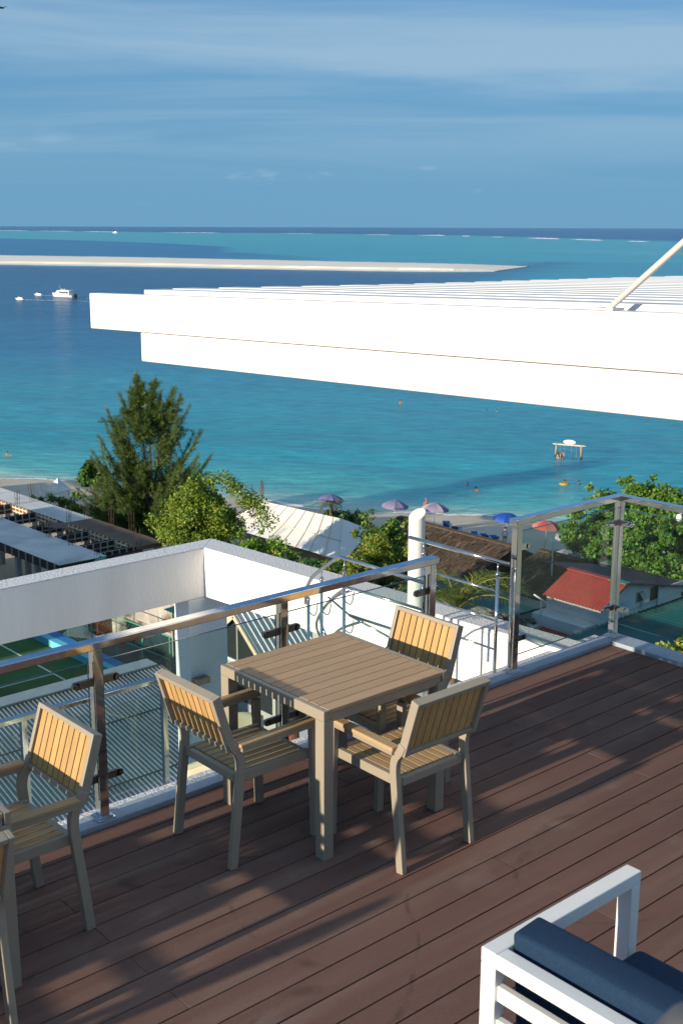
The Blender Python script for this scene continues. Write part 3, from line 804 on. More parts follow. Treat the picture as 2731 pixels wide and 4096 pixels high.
def make_chair():
    t = thing('armchair', 'x', 'chair', group='slatted armchairs')
    W = .225
    for s in (-1, 1):
        pts = catmull([(-.250, s * W, 0), (-.228, s * W, .20), (-.202, s * W, .42), (-.196, s * W, .51), (-.207, s * W, .56), (-.236, s * W, .60), (-.252, s * W, .635)], 5)
        MB().path(pts, .030, .042, (0, 1, 0)).build('rear_leg', 'taupe', t, bevel=.003, seg=2)
        MB().path([(.250, s * W, 0), (.236, s * W, .575)], .030, .042, (0, 1, 0)).build('front_leg', 'taupe', t, bevel=.003)
        MB().path([(-.205, s * (W + .012), .588), (.262, s * (W + .012), .594)], .040, .022, (0, 1, 0)).build('arm_frame', 'taupe', t, bevel=.003)
        MB().path([(-.215, s * (W + .012), .609), (.272, s * (W + .012), .616)], .052, .019, (0, 1, 0)).build('armrest', 'teak_flat', t, bevel=.004)
        B(-.205, .228, s * W - .0125 - s * .028, s * W + .0125 - s * .028, .405, .452).build('seat_rail', 'taupe', t, bevel=.003)
    B(-.206, -.176, -.182, .182, .405, .445).build('rear_rail', 'taupe', t, bevel=.003)
    B(.196, .226, -.182, .182, .405, .445).build('front_rail', 'taupe', t, bevel=.003)
    n, wd = 8, .366
    p = wd / n
    for i in range(n):
        y = -wd / 2 + p * (i + .5)
        B(-.174, .194, y - p / 2 + .003, y + p / 2 - .003, .436, .452).build('seat_slat', 'teak_flat', t, bevel=.002, seg=1)
    # leaning back panel, built in its own tilted frame
    bk = bpy.data.objects.new('backrest', B(0, 0, 0, 0, 0, 0).mesh('x')) if False else None
    tilt = math.atan2(.084, .275)
    Mx = Matrix.Translation((-.240, 0, .585)) @ Matrix.Rotation(-tilt, 4, 'Y')
    def tb(name, m, x0, x1, y0, y1, z0, z1, bev=.003):
        mb = B(x0, x1, y0, y1, z0, z1); mb.v = [tuple(Mx @ Vector(v)) for v in mb.v]
        return mb.build(name, m, t, bevel=bev, seg=2)
    H = .292
    for s in (-1, 1): tb('back_stile', 'taupe', -.024, .022, min(s * .212, s * .234), max(s * .212, s * .234), 0, H)
    tb('top_rail', 'taupe', -.024, .022, -.2115, .2115, H - .022, H)
    tb('bottom_rail', 'taupe', -.020, .018, -.2115, .2115, 0, .022)
    n, wd = 9, .420
    p = wd / n
    for i in range(n):
        y = -wd / 2 + p * (i + .5)
        tb('back_slat', 'teak', -.005, .010, y - p / 2 + .0035, y + p / 2 - .0035, .0235, H - .0235, .0015)
    return t

tb_main = make_table('square brown slatted table in the middle of the deck', (3.712, 4.286, 0))
tb2 = copy_tree(tb_main); tb2.location = (1.40, 4.335, 0)
tag(tb2, 'slatted table at the left edge of the picture, only one leg and a corner showing')
tb3 = copy_tree(tb_main); tb3.location = (-0.85, 4.33, 0)
tag(tb3, 'third slatted table further left, out of the picture')
ch = make_chair()
CH = [((3.200, 4.340), 0.0, 'slatted armchair left of the middle table, its back to the left'),
      ((4.100, 4.318), math.pi, 'slatted armchair behind the middle table, its backrest against the stair rails'),
      ((3.742, 3.820), math.pi / 2, 'slatted armchair on the near right side of the middle table'),
      ((1.955, 4.340), math.pi, 'slatted armchair at the left by the glass railing, facing the left edge'),
      ((1.405, 3.905), math.pi / 2, 'slatted armchair cut off by the lower left edge, only a sliver showing'),
      ((-0.62, 3.82), math.pi / 2, 'slatted armchair at the third table, outside the picture'),
      ((-0.30, 4.34), math.pi, 'slatted armchair right of the third table, outside the picture'),
      ((0.89, 4.34), 0.0, 'slatted armchair left of the second table, outside the picture')]
for i, (xy, rz, lab) in enumerate(CH):
    o = ch if i == 0 else copy_tree(ch)
    o.location = (xy[0], xy[1], 0.0); o.rotation_euler = (0, 0, rz + (0, .006, -.01, .005, .0, .01, 0, 0)[i]); o['label'] = lab

# --- white lounge chair with navy cushions
sf = thing('lounge_chair', 'white metal lounge chair with navy cushions in the lower right corner', 'lounge chair', (2.575, 2.2, 0))
w = .05
for y in (0.0, -1.30):
    B(-.025, .025, y - .03, y + .03, 0, .6475).build('rear_leg', 'sofa_white', sf, bevel=.003)
    B(.690, .740, y - .03, y + .03, 0, .6475).build('front_leg', 'sofa_white', sf, bevel=.003)
    B(-.0255, .7405, y - .0305, y + .0305, .648, .700).build('arm', 'sofa_white', sf, bevel=.004)
    B(.026, .689, y - .02, y + .02, .24, .29).build('side_rail', 'sofa_white', sf, bevel=.003)
B(-.0255, .03, -1.269, -.0310, .648, .6995).build('back_rail', 'sofa_white', sf, bevel=.004)
for z in (.530, .410, .24): B(-.014, .012, -1.269, -.0310, z, z + .055).build('back_slat', 'sofa_white', sf, bevel=.003)
B(.700, .730, -1.269, -.0310, .24, .29).build('front_rail', 'sofa_white', sf, bevel=.003)
def cushion(name, dims, mtx, parent, rad=.035):
    x, y, z = dims
    mb = MB()
    # pillow block: grid top and bottom, bulging in the middle
    nx, ny = 8, 12
    V, Fc = [], []
    for side in (1, -1):
        for i in range(nx + 1):
            for j in range(ny + 1):
                a, c = i / nx * 2 - 1, j / ny * 2 - 1
                bul = (1 - a ** 4) * (1 - c ** 4)
                V.append((a * x / 2, c * y / 2, side * (z / 2 * (.93 + .07 * bul))))
    m = (nx + 1) * (ny + 1)
    for i in range(nx):
        for j in range(ny):
            q = (i * (ny + 1) + j, (i + 1) * (ny + 1) + j, (i + 1) * (ny + 1) + j + 1, i * (ny + 1) + j + 1)
            Fc.append(q); Fc.append(tuple(m + k for k in q[::-1]))
    rim = [i * (ny + 1) for i in range(nx + 1)] + [nx * (ny + 1) + j for j in range(1, ny + 1)] + [i * (ny + 1) + ny for i in range(nx - 1, -1, -1)] + [j for j in range(ny - 1, 0, -1)]
    for k in range(len(rim)):
        a, c = rim[k], rim[(k + 1) % len(rim)]; Fc.append((a, m + a, m + c, c))
    mb.add([tuple(mtx @ Vector(v)) for v in V], Fc)
    o = mb.build(name, 'navy', parent, smooth=True, bevel=rad, seg=4)
    o.modifiers['bevel'].angle_limit = R(50)
    wn_ = o.modifiers.new('weighted', 'WEIGHTED_NORMAL'); wn_.weight = 100; wn_.keep_sharp = False
    return o
cushion('seat_cushion', (.66, 1.20, .125), Matrix.Translation((.395, -.65, .365)), sf)
cushion('back_cushion', (.130, 1.20, .375), Matrix.Translation((.126, -.632, .580)) @ Matrix.Rotation(R(-5), 4, 'Y'), sf, .014)

# --- stainless rail cap right under the lookout
rc = thing('rail_end_cap', 'round grey metal rail cap blurred in the lower right corner', 'rail', (0.718, 0.412, 0.088))
MB().tube([(0, 0, 1.213), (0, 0, 2.17)], .030, 20).build('post', 'cap_grey', rc, smooth=True)
ut = B(-4, .95, -4, .60, 1.05, 1.30).build('upper_terrace', 'stucco'); ut['kind'] = 'structure'
MB().lathe([(.030, 2.171), (.036, 2.18), (.037, 2.20), (.032, 2.222), (.022, 2.238), (.010, 2.245), (.001, 2.246)], 20).build('cap', 'cap_grey', rc, smooth=True)

# ================================================================== PEOPLE
STAND = {'pel': (0, 0, .93), 'belly': (0, .01, 1.08), 'chest': (0, .0, 1.27), 'neck': (0, -.005, 1.44), 'jaw': (0, .02, 1.53), 'head': (0, .01, 1.66),
         'sl': (.165, 0, 1.39), 'el': (.235, -.02, 1.13), 'wl': (.25, .06, .90), 'hl': (.25, .085, .82), 'sr': (-.165, 0, 1.39), 'er': (-.235, -.02, 1.13), 'wr': (-.25, .06, .90), 'hr': (-.25, .085, .82),
         'tl': (.09, 0, .88), 'kl': (.10, .02, .49), 'al': (.10, -.02, .09), 'fl': (.11, .12, .035), 'tr': (-.09, 0, .88), 'kr': (-.10, .02, .49), 'ar': (-.10, -.02, .09), 'fr': (-.11, .12, .035)}
EDGES = [('pel', 'belly'), ('belly', 'chest'), ('chest', 'neck'), ('neck', 'jaw'), ('jaw', 'head'), ('chest', 'sl'), ('sl', 'el'), ('el', 'wl'), ('wl', 'hl'), ('chest', 'sr'), ('sr', 'er'), ('er', 'wr'), ('wr', 'hr'),
         ('pel', 'tl'), ('tl', 'kl'), ('kl', 'al'), ('al', 'fl'), ('pel', 'tr'), ('tr', 'kr'), ('kr', 'ar'), ('ar', 'fr')]
RAD = {'pel': .125, 'belly': .115, 'chest': .135, 'neck': .052, 'jaw': .075, 'head': .082, 'sl': .058, 'sr': .058, 'el': .040, 'er': .040, 'wl': .028, 'wr': .028, 'hl': .034, 'hr': .034,
       'tl': .085, 'tr': .085, 'kl': .055, 'kr': .055, 'al': .036, 'ar': .036, 'fl': .034, 'fr': .034}
def person(label, loc, rz, pose=None, skin='skin_tan', hair='hair_dark', wear=(), cat='person', group=None, hat=None, longhair=False):
    """one skinned body; hair and clothing are children. wear: list of (kind, material)"""
    J = dict(STAND); J.update(pose or {})
    t = thing('person', label, cat, loc, rz, group)
    names = list(J); idx = {k: i for i, k in enumerate(names)}
    me = bpy.data.meshes.new('body'); me.from_pydata([J[k] for k in names], [(idx[a], idx[c]) for a, c in EDGES], [])
    me.materials.append(MATS[skin])
    o = link('body', me, t)
    o.modifiers.new('skin', 'SKIN')
    for k, sv in zip(names, me.skin_vertices[0].data):
        sv.radius = (RAD[k], RAD[k] * (.78 if k in ('pel', 'belly', 'chest') else 1)); sv.use_root = (k == 'pel')
    ss = o.modifiers.new('sub', 'SUBSURF'); ss.levels = 1; ss.render_levels = 2
    hd, jw = Vector(J['head']), Vector(J['jaw'])
    n = (hd - jw).normalized()
    mb = MB(); c = hd - n * .01
    cap = []
    fwd = Vector((0, 1, 0))
    for z, r in ((-.03, .094), (.02, .103), (.06, .095), (.085, .068), (.1, .03)):
        cap.append([tuple(c + n * z + Vector((math.cos(a) * r, math.sin(a) * r - .018, 0))) for a in np.linspace(0, 2 * math.pi, 12, endpoint=False)])
    mb.loft(cap)
    if longhair: mb.tube([tuple(c + Vector((0, -.06, .02))), tuple(c + Vector((0, -.1, -.12))), tuple(c + Vector((0, -.11, -.32)))], [.09, .085, .04], 8)
    mb.build('hair', hair, t, smooth=True)
    # small nose and ears keep the head from reading as a ball
    mb = MB()
    for e in (-1, 1): mb.tube([tuple(jw + n * .06 + Vector((e * .07, 0, 0))), tuple(jw + n * .06 + Vector((e * .092, -.005, .01)))], [.02, .014], 6)
    mb.tube([tuple(jw + n * .085 + Vector((0, .07, 0))), tuple(jw + n * .05 + Vector((0, .105, 0)))], [.010, .017], 6)
    mb.build('face', skin, t, smooth=True)
    if hat:
        mb = MB().lathe([(.15, 0), (.15, .012), (.105, .02), (.10, .10), (.06, .13), (.001, .135)], 14, tuple(c + Vector((0, 0, .015)))); mb.build('hat', hat, t, smooth=True)
    for kind, m in wear:
        if kind == 'shorts':
            for s in 'lr':
                p, q = Vector(J['t' + s]), Vector(J['k' + s])
                MB().tube([tuple(Vector(J['pel']) * .55 + p * .45 + Vector((0, 0, .06))), tuple(p), tuple(p.lerp(q, .55))], [.12, .108, .085], 10).build('shorts', m, t, smooth=True)
        elif kind == 'shirt':
            P = [Vector(J[k]) for k in ('pel', 'belly', 'chest')] + [Vector(J['neck']) - Vector((0, 0, .04))]
            mb = MB()
            rings = [[tuple(p + Vector((math.cos(a) * r, math.sin(a) * r * .76, 0))) for a in np.linspace(0, 2 * math.pi, 14, endpoint=False)] for p, r in zip(P, (.165, .155, .185, .09))]
            mb.loft(rings)
            for s in 'lr': mb.tube([J['s' + s], tuple(Vector(J['s' + s]).lerp(Vector(J['e' + s]), .7))], [.085, .066], 10)
            mb.build('shirt', m, t, smooth=True)
        elif kind == 'bikini':
            c0, p0 = Vector(J['chest']), Vector(J['pel'])
            mb = MB(); mb.loft([[tuple(c0 + Vector((math.cos(a) * .165, math.sin(a) * .13, dz))) for a in np.linspace(0, 2 * math.pi, 14, endpoint=False)] for dz in (-.04, .03)])
            mb.loft([[tuple(p0 + Vector((math.cos(a) * .150, math.sin(a) * .125, dz))) for a in np.linspace(0, 2 * math.pi, 14, endpoint=False)] for dz in (-.08, .02)])
            mb.build('swimsuit', m, t, smooth=True)
        elif kind == 'watch':
            w0, e0 = Vector(J['wr']), Vector(J['er']); p = w0.lerp(e0, .12); d = (w0 - e0).normalized()
            MB().tube([tuple(p - d * .028), tuple(p + d * .028)], .046, 14).build('watch', m, t, smooth=True)
    return t
def sit(dz=-.45):
    P = {}
    for k in STAND:
        x, y, z = STAND[k]
        if k[0] in 'kaf' and len(k) == 2: continue
        P[k] = (x, y, z + dz)
    for s, sg in (('l', 1), ('r', -1)):
        P['k' + s] = (sg * .12, .42, .50); P['a' + s] = (sg * .12, .42, .09); P['f' + s] = (sg * .12, .54, .04)
        P['w' + s] = (sg * .20, .20, .62); P['h' + s] = (sg * .19, .27, .60)
    return P

def wade(label, xy, depth, rz=0.0, **kw):
    return person(label, (xy[0], xy[1], SEA - depth), rz, **kw)
OUT = {'el': (.36, .10, 1.22), 'wl': (.52, .22, 1.26), 'hl': (.58, .26, 1.27), 'er': (-.36, .10, 1.22), 'wr': (-.50, .24, 1.26), 'hr': (-.55, .28, 1.27)}
GS = 'people swimming in the lagoon'
LK = YAW + math.pi / 2                       # facing the terrace
wade('swimmer with fair hair, head and neck above water, beyond the white tube pillar', (90.16, 82.87), 1.38, LK, pose=OUT, skin='skin_pale', hair='hair_blond', group=GS)
wade('dark haired swimmer seen from behind, shoulders out of the water, nearest the umbrellas', (88.65, 80.32), 1.26, LK + 2.6, pose=OUT, skin='skin_tan', group=GS)
wade('tanned man standing chest deep in the lagoon under the pergola beam', (125.42, 129.4), 1.05, LK, pose=OUT, skin='skin_tan', hair='hair_dark', group=GS)
wade('left one of two dark heads of snorkellers just under the pergola beam', (129.99, 116.1), 1.42, LK + 1, pose=OUT, skin='skin_brown', group=GS, wear=[('shirt', 'cloth_dark')])
wade('right one of two snorkellers just under the pergola beam', (131.13, 115.14), 1.44, LK - 1, pose=OUT, skin='skin_pale', group=GS, wear=[('shirt', 'cloth_dark')])
wade('lone swimmer at the left edge, off the building site', (61.39, 128.7), 1.24, LK + .4, pose=OUT, skin='skin_pale', group=GS)
wade('swimmer without a ring in front of the swing', (99.25, 75.56), 1.32, LK + .8, pose=OUT, skin='skin_brown', group=GS)
wade('swimmer sitting in a yellow ring in front of the swing', (98.07, 76.56), 1.22, LK - .5, pose=OUT, skin='skin_brown', group=GS)
rg = thing('swim_ring', 'yellow inflatable ring on the water in front of the swing', 'swim ring', (98.07, 76.56, SEA))
V, Fc = [], []
for i in range(20):
    for j in range(8):
        a, c_ = 2 * math.pi * i / 20, 2 * math.pi * j / 8
        V.append(((.40 + .13 * math.cos(c_)) * math.cos(a), (.40 + .13 * math.cos(c_)) * math.sin(a), .06 + .13 * math.sin(c_)))
        Fc.append((i * 8 + j, ((i + 1) % 20) * 8 + j, ((i + 1) % 20) * 8 + (j + 1) % 8, i * 8 + (j + 1) % 8))
MB().add(V, Fc).build('ring_tube', 'ring_yellow', rg, smooth=True)
MB().tube([(.40, -.05, .2), (.40, 0, .24), (.40, .05, .2)], .015, 6).build('handle', 'ring_yellow', rg, smooth=True)

# swing in the water
sw = thing('water_swing', 'wooden swing frame with an oval white sign standing in the lagoon', 'swing', (109.95, 85.43, SEA), math.atan2(84.05 - 86.82, 110.56 - 109.34))
for s in (-1, 1):
    MB().tube([(s * 1.52, 0, -1.5), (s * 1.50, 0, .30)], .13, 10).build('post_foot', 'wood_wet', sw, smooth=True)
    MB().tube([(s * 1.50, 0, .30), (s * 1.44, 0, 1.62)], .12, 10).build('post', 'wood_pole', sw, smooth=True)
MB().loft([[(x, -r_, 1.58 - r_ * .9), (x, r_, 1.58 - r_ * .9), (x, r_, 1.58 + r_ * .9), (x, -r_, 1.58 + r_ * .9)] for x, r_ in ((-1.95, .03), (-1.6, .085), (1.6, .085), (1.98, .03))]).build('beam', 'beam_wood', sw)
ov = MB().extr([(.05 + .72 * math.cos(a), -.03, 1.92 + .25 * math.sin(a)) for a in np.linspace(0, 2 * math.pi, 28, endpoint=False)], (0, .06, 0)).build('sign_board', 'boat_white', sw)
for k in range(7):                             # faint illegible script on the board
    x = -.38 + k * .14
    MB().tube([(x, -.034, 1.88 + .02 * (k % 3)), (x + .04, -.034, 1.97 - .02 * (k % 2)), (x + .09, -.034, 1.89)], .008, 5).build('sign_mark', 'batten_grey', ov)
for x0, zs in ((-.75, .02), (.62, .05)):
    for d in (-.28, .28): MB().tube([(x0 + d, 0, 1.5), (x0 + d, 0, zs)], .012, 5).build('rope', 'wood_pole', sw)
    B(x0 - .36, x0 + .36, -.11, .11, zs - .04, zs).build('swing_seat', 'wood_wet', sw)
_c = sw.matrix_basis @ Vector((-.70, 0, 0))
sp = sit(-.45); sp['pel'] = (0, 0, .5)
person('person in red swimwear sitting on the left seat of the water swing', (_c.x, _c.y, SEA - .43), sw.rotation_euler.z + math.pi, pose=sit(-.45), skin='skin_pale', wear=[('shorts', 'cloth_red')], group=GS)
_c = sw.matrix_basis @ Vector((-1.02, -.55, 0))
person('woman in a dark swimsuit with long hair standing beside the water swing', (_c.x, _c.y, SEA - 1.0), LK + math.pi, skin='skin_pale', wear=[('bikini', 'cloth_dark')], longhair=True, group=GS)

# people on the beach
person('walker with a pink head scarf at the waterline behind the tube pillar', (76.6, 75.45, ground_z(103.7)), 2.6, skin='skin_tan', hair='cloth_pink', wear=[('bikini', 'cloth_teal')], group='people on the beach')
person('person in a white shirt sitting under the blue umbrella', (72.2, 62.1, -22.0), 2.2, pose=sit(-.45), skin='skin_pale', wear=[('shirt', 'cloth_white'), ('shorts', 'cloth_dark')], group='people on the beach')
person('sunbather sitting low behind the white tarp roof', (65.6, 75.3, -21.75), 1.2, pose=sit(-.45), skin='skin_tan', wear=[('bikini', 'cloth_dark')], group='people on the beach')
person('swimmer standing in the shallows half hidden by the tall needle tree', (64.0, 101.0, SEA - .9), 2.2, pose=OUT, skin='skin_tan', group=GS)

# ================================================================== BOATS
def motor_boat():
    t = thing('motor_boat', 'white cabin cruiser on the blue channel at the left', 'boat', (222.0, 410.3, SEA), math.atan2(415.58 - 405.09, 220.35 - 223.65))
    L = 11.0
    rings = []
    for x, hw, zk, zd in ((-5.5, 1.45, -.3, 1.0), (-3, 1.6, -.4, 1.05), (0, 1.62, -.4, 1.2), (2.5, 1.35, -.3, 1.45), (4.4, .7, .1, 1.65), (5.5, .05, 1.1, 1.75)):
        rings.append([(x, -hw, zd), (x, -hw * .93, .35 if zk < .3 else zk + .2), (x, 0, zk), (x, hw * .93, .35 if zk < .3 else zk + .2), (x, hw, zd)])
    MB().loft(rings).build('hull', 'boat_white', t)
    for s in (-1, 1):
        MB().bar((-5.4, s * 1.62, .78), (3.0, s * 1.36, 1.12), .05, .09).build('rub_strip', 'boat_dark', t)
    cab = []
    for x, hw, z0, z1 in ((-3.9, 1.25, 1.0, 2.55), (1.4, 1.25, 1.1, 2.75), (2.3, 1.15, 1.2, 2.5), (3.3, 1.0, 1.35, 1.55)):
        cab.append([(x, -hw, z0), (x, hw, z0), (x, hw * .9, z1), (x, -hw * .9, z1)])
    MB().loft(cab).build('cabin', 'boat_white', t)
    B(-4.6, 1.3, -1.35, 1.35, 2.66, 2.80).build('roof', 'boat_white', t, bevel=.05)
    for s in (-1, 1):
        for x0, x1 in ((-3.5, -2.3), (-2.1, -1.1), (-.9, -.1), (.1, .9)):
            MB().extr([(x0, s * 1.235, 1.55), (x1, s * 1.235, 1.58), (x1, s * 1.17, 2.35), (x0, s * 1.17, 2.3)], (0, s * .04, 0)).build('window', 'boat_dark', t)
    MB().extr([(2.42, -.85, 2.2), (2.42, .85, 2.2), (3.0, .8, 1.75), (3.0, -.8, 1.75)], (.05, 0, .06)).build('windscreen', 'boat_dark', t)
    for s in (-.55, .55):
        MB().loft([[(-5.6 - dx, s - .22, z), (-5.6 - dx, s + .22, z), (-6.2 - dx, s + .2, z), (-6.2 - dx, s - .2, z)] for dx, z in ((.2, -.3), (0, .6), (0, 1.4), (.1, 1.6))]).build('outboard_engine', 'boat_dark', t, bevel=.05)
    MB().tube([(.9, .3, 2.8), (1.5, .3, 4.6)], .03, 6).build('antenna', 'boat_white', t)
    for x in (-.4, .9): MB().lathe([(.18, 0), (.26, .1), (.26, .3), (.1, .42)], 10, (x, -.3, 2.8)).build('radar_dome', 'boat_white', t, smooth=True)
    return t
motor_boat()
def jet_ski(label, x, y, rz, shirt):
    t = thing('jet_ski', label, 'jet ski', (x, y, SEA + .1), rz, 'jet skis ahead of the cabin cruiser')
    MB().loft([[(a, -hw, zd), (a, -hw * .6, zk), (a, hw * .6, zk), (a, hw, zd)] for a, hw, zk, zd in ((-1.6, .45, -.1, .35), (-.5, .58, -.2, .42), (.7, .5, -.15, .55), (1.7, .05, .25, .62))]).build('hull', 'jet_white', t, bevel=.04)
    MB().loft([[(a, -hw, .4), (a, hw, .4), (a, hw * .7, z), (a, -hw * .7, z)] for a, hw, z in ((-1.3, .25, .75), (-.2, .28, .85), (.3, .3, .95), (.8, .25, 1.05), (1.3, .1, .6))]).build('seat_and_console', 'boat_dark', t, bevel=.04)
    MB().tube([(.6, -.4, 1.12), (.68, 0, 1.08), (.6, .4, 1.12)], .03, 6).build('handlebar', 'boat_dark', t, smooth=True)
    P = sit(-.10)
    for k in P: P[k] = (P[k][0], P[k][1], P[k][2])
    P.update({'kl': (.26, .35, .62), 'kr': (-.26, .35, .62), 'al': (.36, .1, .25), 'ar': (-.36, .1, .25), 'fl': (.36, .25, .22), 'fr': (-.36, .25, .22), 'wl': (.36, .62, 1.05), 'hl': (.38, .70, 1.05), 'wr': (-.36, .62, 1.05), 'hr': (-.38, .70, 1.05), 'el': (.32, .3, 1.0), 'er': (-.32, .3, 1.0)})
    person('rider in a %s vest on the %s jet ski' % (shirt[1], 'nearer' if shirt[1] == 'red' else 'farther'), (x - .2 * math.cos(rz), y - .2 * math.sin(rz), SEA + .12), rz - math.pi / 2, pose=P, skin='skin_brown', wear=[('shirt', shirt[0]), ('shorts', 'cloth_dark')], group='jet ski riders')
_rz = math.atan2(10, -6.0)
jet_ski('nearer jet ski at the far left, trailing the longer wake', 202.4, 406.5, _rz, ('cloth_red', 'red'))
jet_ski('farther jet ski between the cruiser and the left edge', 220.8, 427.7, _rz, ('cloth_dark', 'dark'))
mb = MB()
_d = Vector((math.cos(_rz), math.sin(_rz), 0))
def wake(p, L, w0, w1, n=40):
    pts = [(p[0] - _d.x * L * i / n, p[1] - _d.y * L * i / n) for i in range(n + 1)]; strip(mb, pts, (w0 + w1) / 2, SEA + .12)
wake((201.5, 408.2), 20, 1.6, 2.2); wake((211, 392), 26, .6, .8); wake((220, 429.2), 12, 1.4, 1.6); wake((225.4, 399.3), 9, 2.0, 2.4)
tag(mb.build('boat_wake', 'foam'), 'white wakes behind the jet skis and the cruiser', 'wake', kind='stuff')
fb = thing('speed_boat', 'tiny white speedboat near the horizon at the left', 'boat', (2480, 4150, SEA), _rz)
MB().loft([[(a, -hw, zd), (a, -hw * .5, -.5), (a, hw * .5, -.5), (a, hw, zd)] for a, hw, zd in ((-9, 2.5, 2), (0, 2.8, 2.5), (6, 2, 3), (10, .1, 4))]).build('hull', 'boat_white', fb)
MB().loft([[(a, -1.8, 2), (a, 1.8, 2), (a, 1.5, z), (a, -1.5, z)] for a, z in ((-5, 6.0), (1, 6.2), (4, 3))]).build('cabin', 'boat_white', fb)
dr = thing('drone', 'tiny dark quadcopter drone in the top left corner of the sky', 'drone', (26.3, 53.0, 12.35))
MB().loft([[(a, -.06, -.03), (a, .06, -.03), (a, .05, .04), (a, -.05, .04)] for a in (-.12, 0, .12)]).build('drone_body', 'boat_dark', dr, bevel=.01)
for sx in (-1, 1):
    for sy in (-1, 1):
        MB().tube([(sx * .05, sy * .03, .01), (sx * .16, sy * .15, .03)], .012, 6).build('arm', 'boat_dark', dr)
        MB().bar((sx * .16 - .1, sy * .15, .05), (sx * .16 + .1, sy * .15, .05), .016, .004).build('rotor_blade', 'boat_dark', dr)

# ================================================================== BEACH FURNITURE
def umbrella(label, x, y, m1, m2, rad=1.15, h=2.25, tilt=0.06, z=-22.15, faded=None):
    t = thing('beach_umbrella', label, 'umbrella', (x, y, z), random.uniform(0, 1), 'beach umbrellas')
    MB().tube([(0, 0, -.2), (0, 0, h)], .022, 8).build('pole', 'pole_grey', t, smooth=True)
    n = 8
    for i in range(n):
        a0, a1 = 2 * math.pi * i / n, 2 * math.pi * (i + 1) / n
        V, Fc = [], []
        for k, (rr, zz_) in enumerate(((.02, .0), (.35, -.05), (.7, -.19), (1.0, -.42), (1.0, -.53))):
            for j in range(4):
                s = j / 3; a = a0 + (a1 - a0) * s
                sag = -.05 * math.sin(math.pi * s) * rr
                chord = math.cos((a1 - a0) / 2) / math.cos(a - (a0 + a1) / 2)
                V.append((rad * rr * chord * math.cos(a), rad * rr * chord * math.sin(a), h + rad * zz_ * .95 + sag))
        for k in range(4):
            for j in range(3): Fc.append((k * 4 + j, k * 4 + j + 1, k * 4 + 5 + j, k * 4 + 4 + j))
        MB().add(V, Fc).build('canopy_panel', m1 if i % 2 else m2, t, smooth=True)
        MB().tube([(0, 0, h - .02), (rad * .68 * math.cos(a0), rad * .68 * math.sin(a0), h - .2 * rad), (rad * .97 * math.cos(a0), rad * .97 * math.sin(a0), h - .43 * rad)], .010, 5).build('rib', 'pole_grey', t)
    MB().lathe([(.03, 0), (.035, .05), (.01, .09)], 8, (0, 0, h)).build('finial', 'pole_grey', t)
    t.rotation_euler = (tilt, .02, t.rotation_euler.z)
    return t
umbrella('faded purple umbrella behind the ridge of the white tarp roof', 66.5, 77.3, 'umb_purple2', 'umb_purple2', z=-22.0)
umbrella('lilac umbrella left of the white tube pillar', 69.0, 71.8, 'umb_purple', 'umb_purple', z=-21.95)
umbrella('lilac umbrella just right of the white tube pillar', 70.9, 68.9, 'umb_purple', 'umb_pale', z=-21.95)
um = umbrella('bright blue umbrella left of the glass corner post', 72.9, 62.7, 'umb_blue', 'umb_blue', z=-22.0)
MB().extr([(-.12, -1.02, 1.86), (.12, -1.02, 1.86), (0, -.9, 2.02)], (0, -.015, .008)).build('sail_emblem', 'boat_white', um)
umbrella('red and salmon umbrella seen through the glass', 73.3, 58.9, 'umb_red', 'umb_pink', z=-22.0)
umbrella('pale washed out umbrella seen through the glass beside the leafy tree', 72.2, 55.6, 'umb_pale', 'umb_pale', rad=1.3, z=-22.0)
umbrella('low pale umbrella at the edge of the second thatched roof', 68.6, 53.2, 'umb_pale', 'umb_purple', rad=1.1, h=1.9, z=-22.0)
cu = thing('closed_umbrella', 'folded pinkish umbrella standing on the sand left of the tarp roof', 'umbrella', (65.4, 85.5, -22.1))
MB().tube([(0, 0, -.2), (0, 0, 2.5)], .025, 8).build('pole', 'pole_grey', cu, smooth=True)
mb = MB(); rings = []
for z, r_ in ((.75, .20), (.95, .13), (1.05, .17), (1.6, .20), (2.1, .15), (2.4, .07), (2.5, .02)):
    rings.append([(math.cos(a) * r_ * (1 + .22 * math.cos(4 * a)), math.sin(a) * r_ * (1 + .22 * math.cos(4 * a)), z) for a in np.linspace(0, 2 * math.pi, 24, endpoint=False)])
mb.loft(rings).build('folded_canopy', 'closed_cloth', cu, smooth=True)
MB().tube([(0, 0, 1.0), (0, 0, 1.06)], .16, 12).build('strap', 'pole_grey', cu)

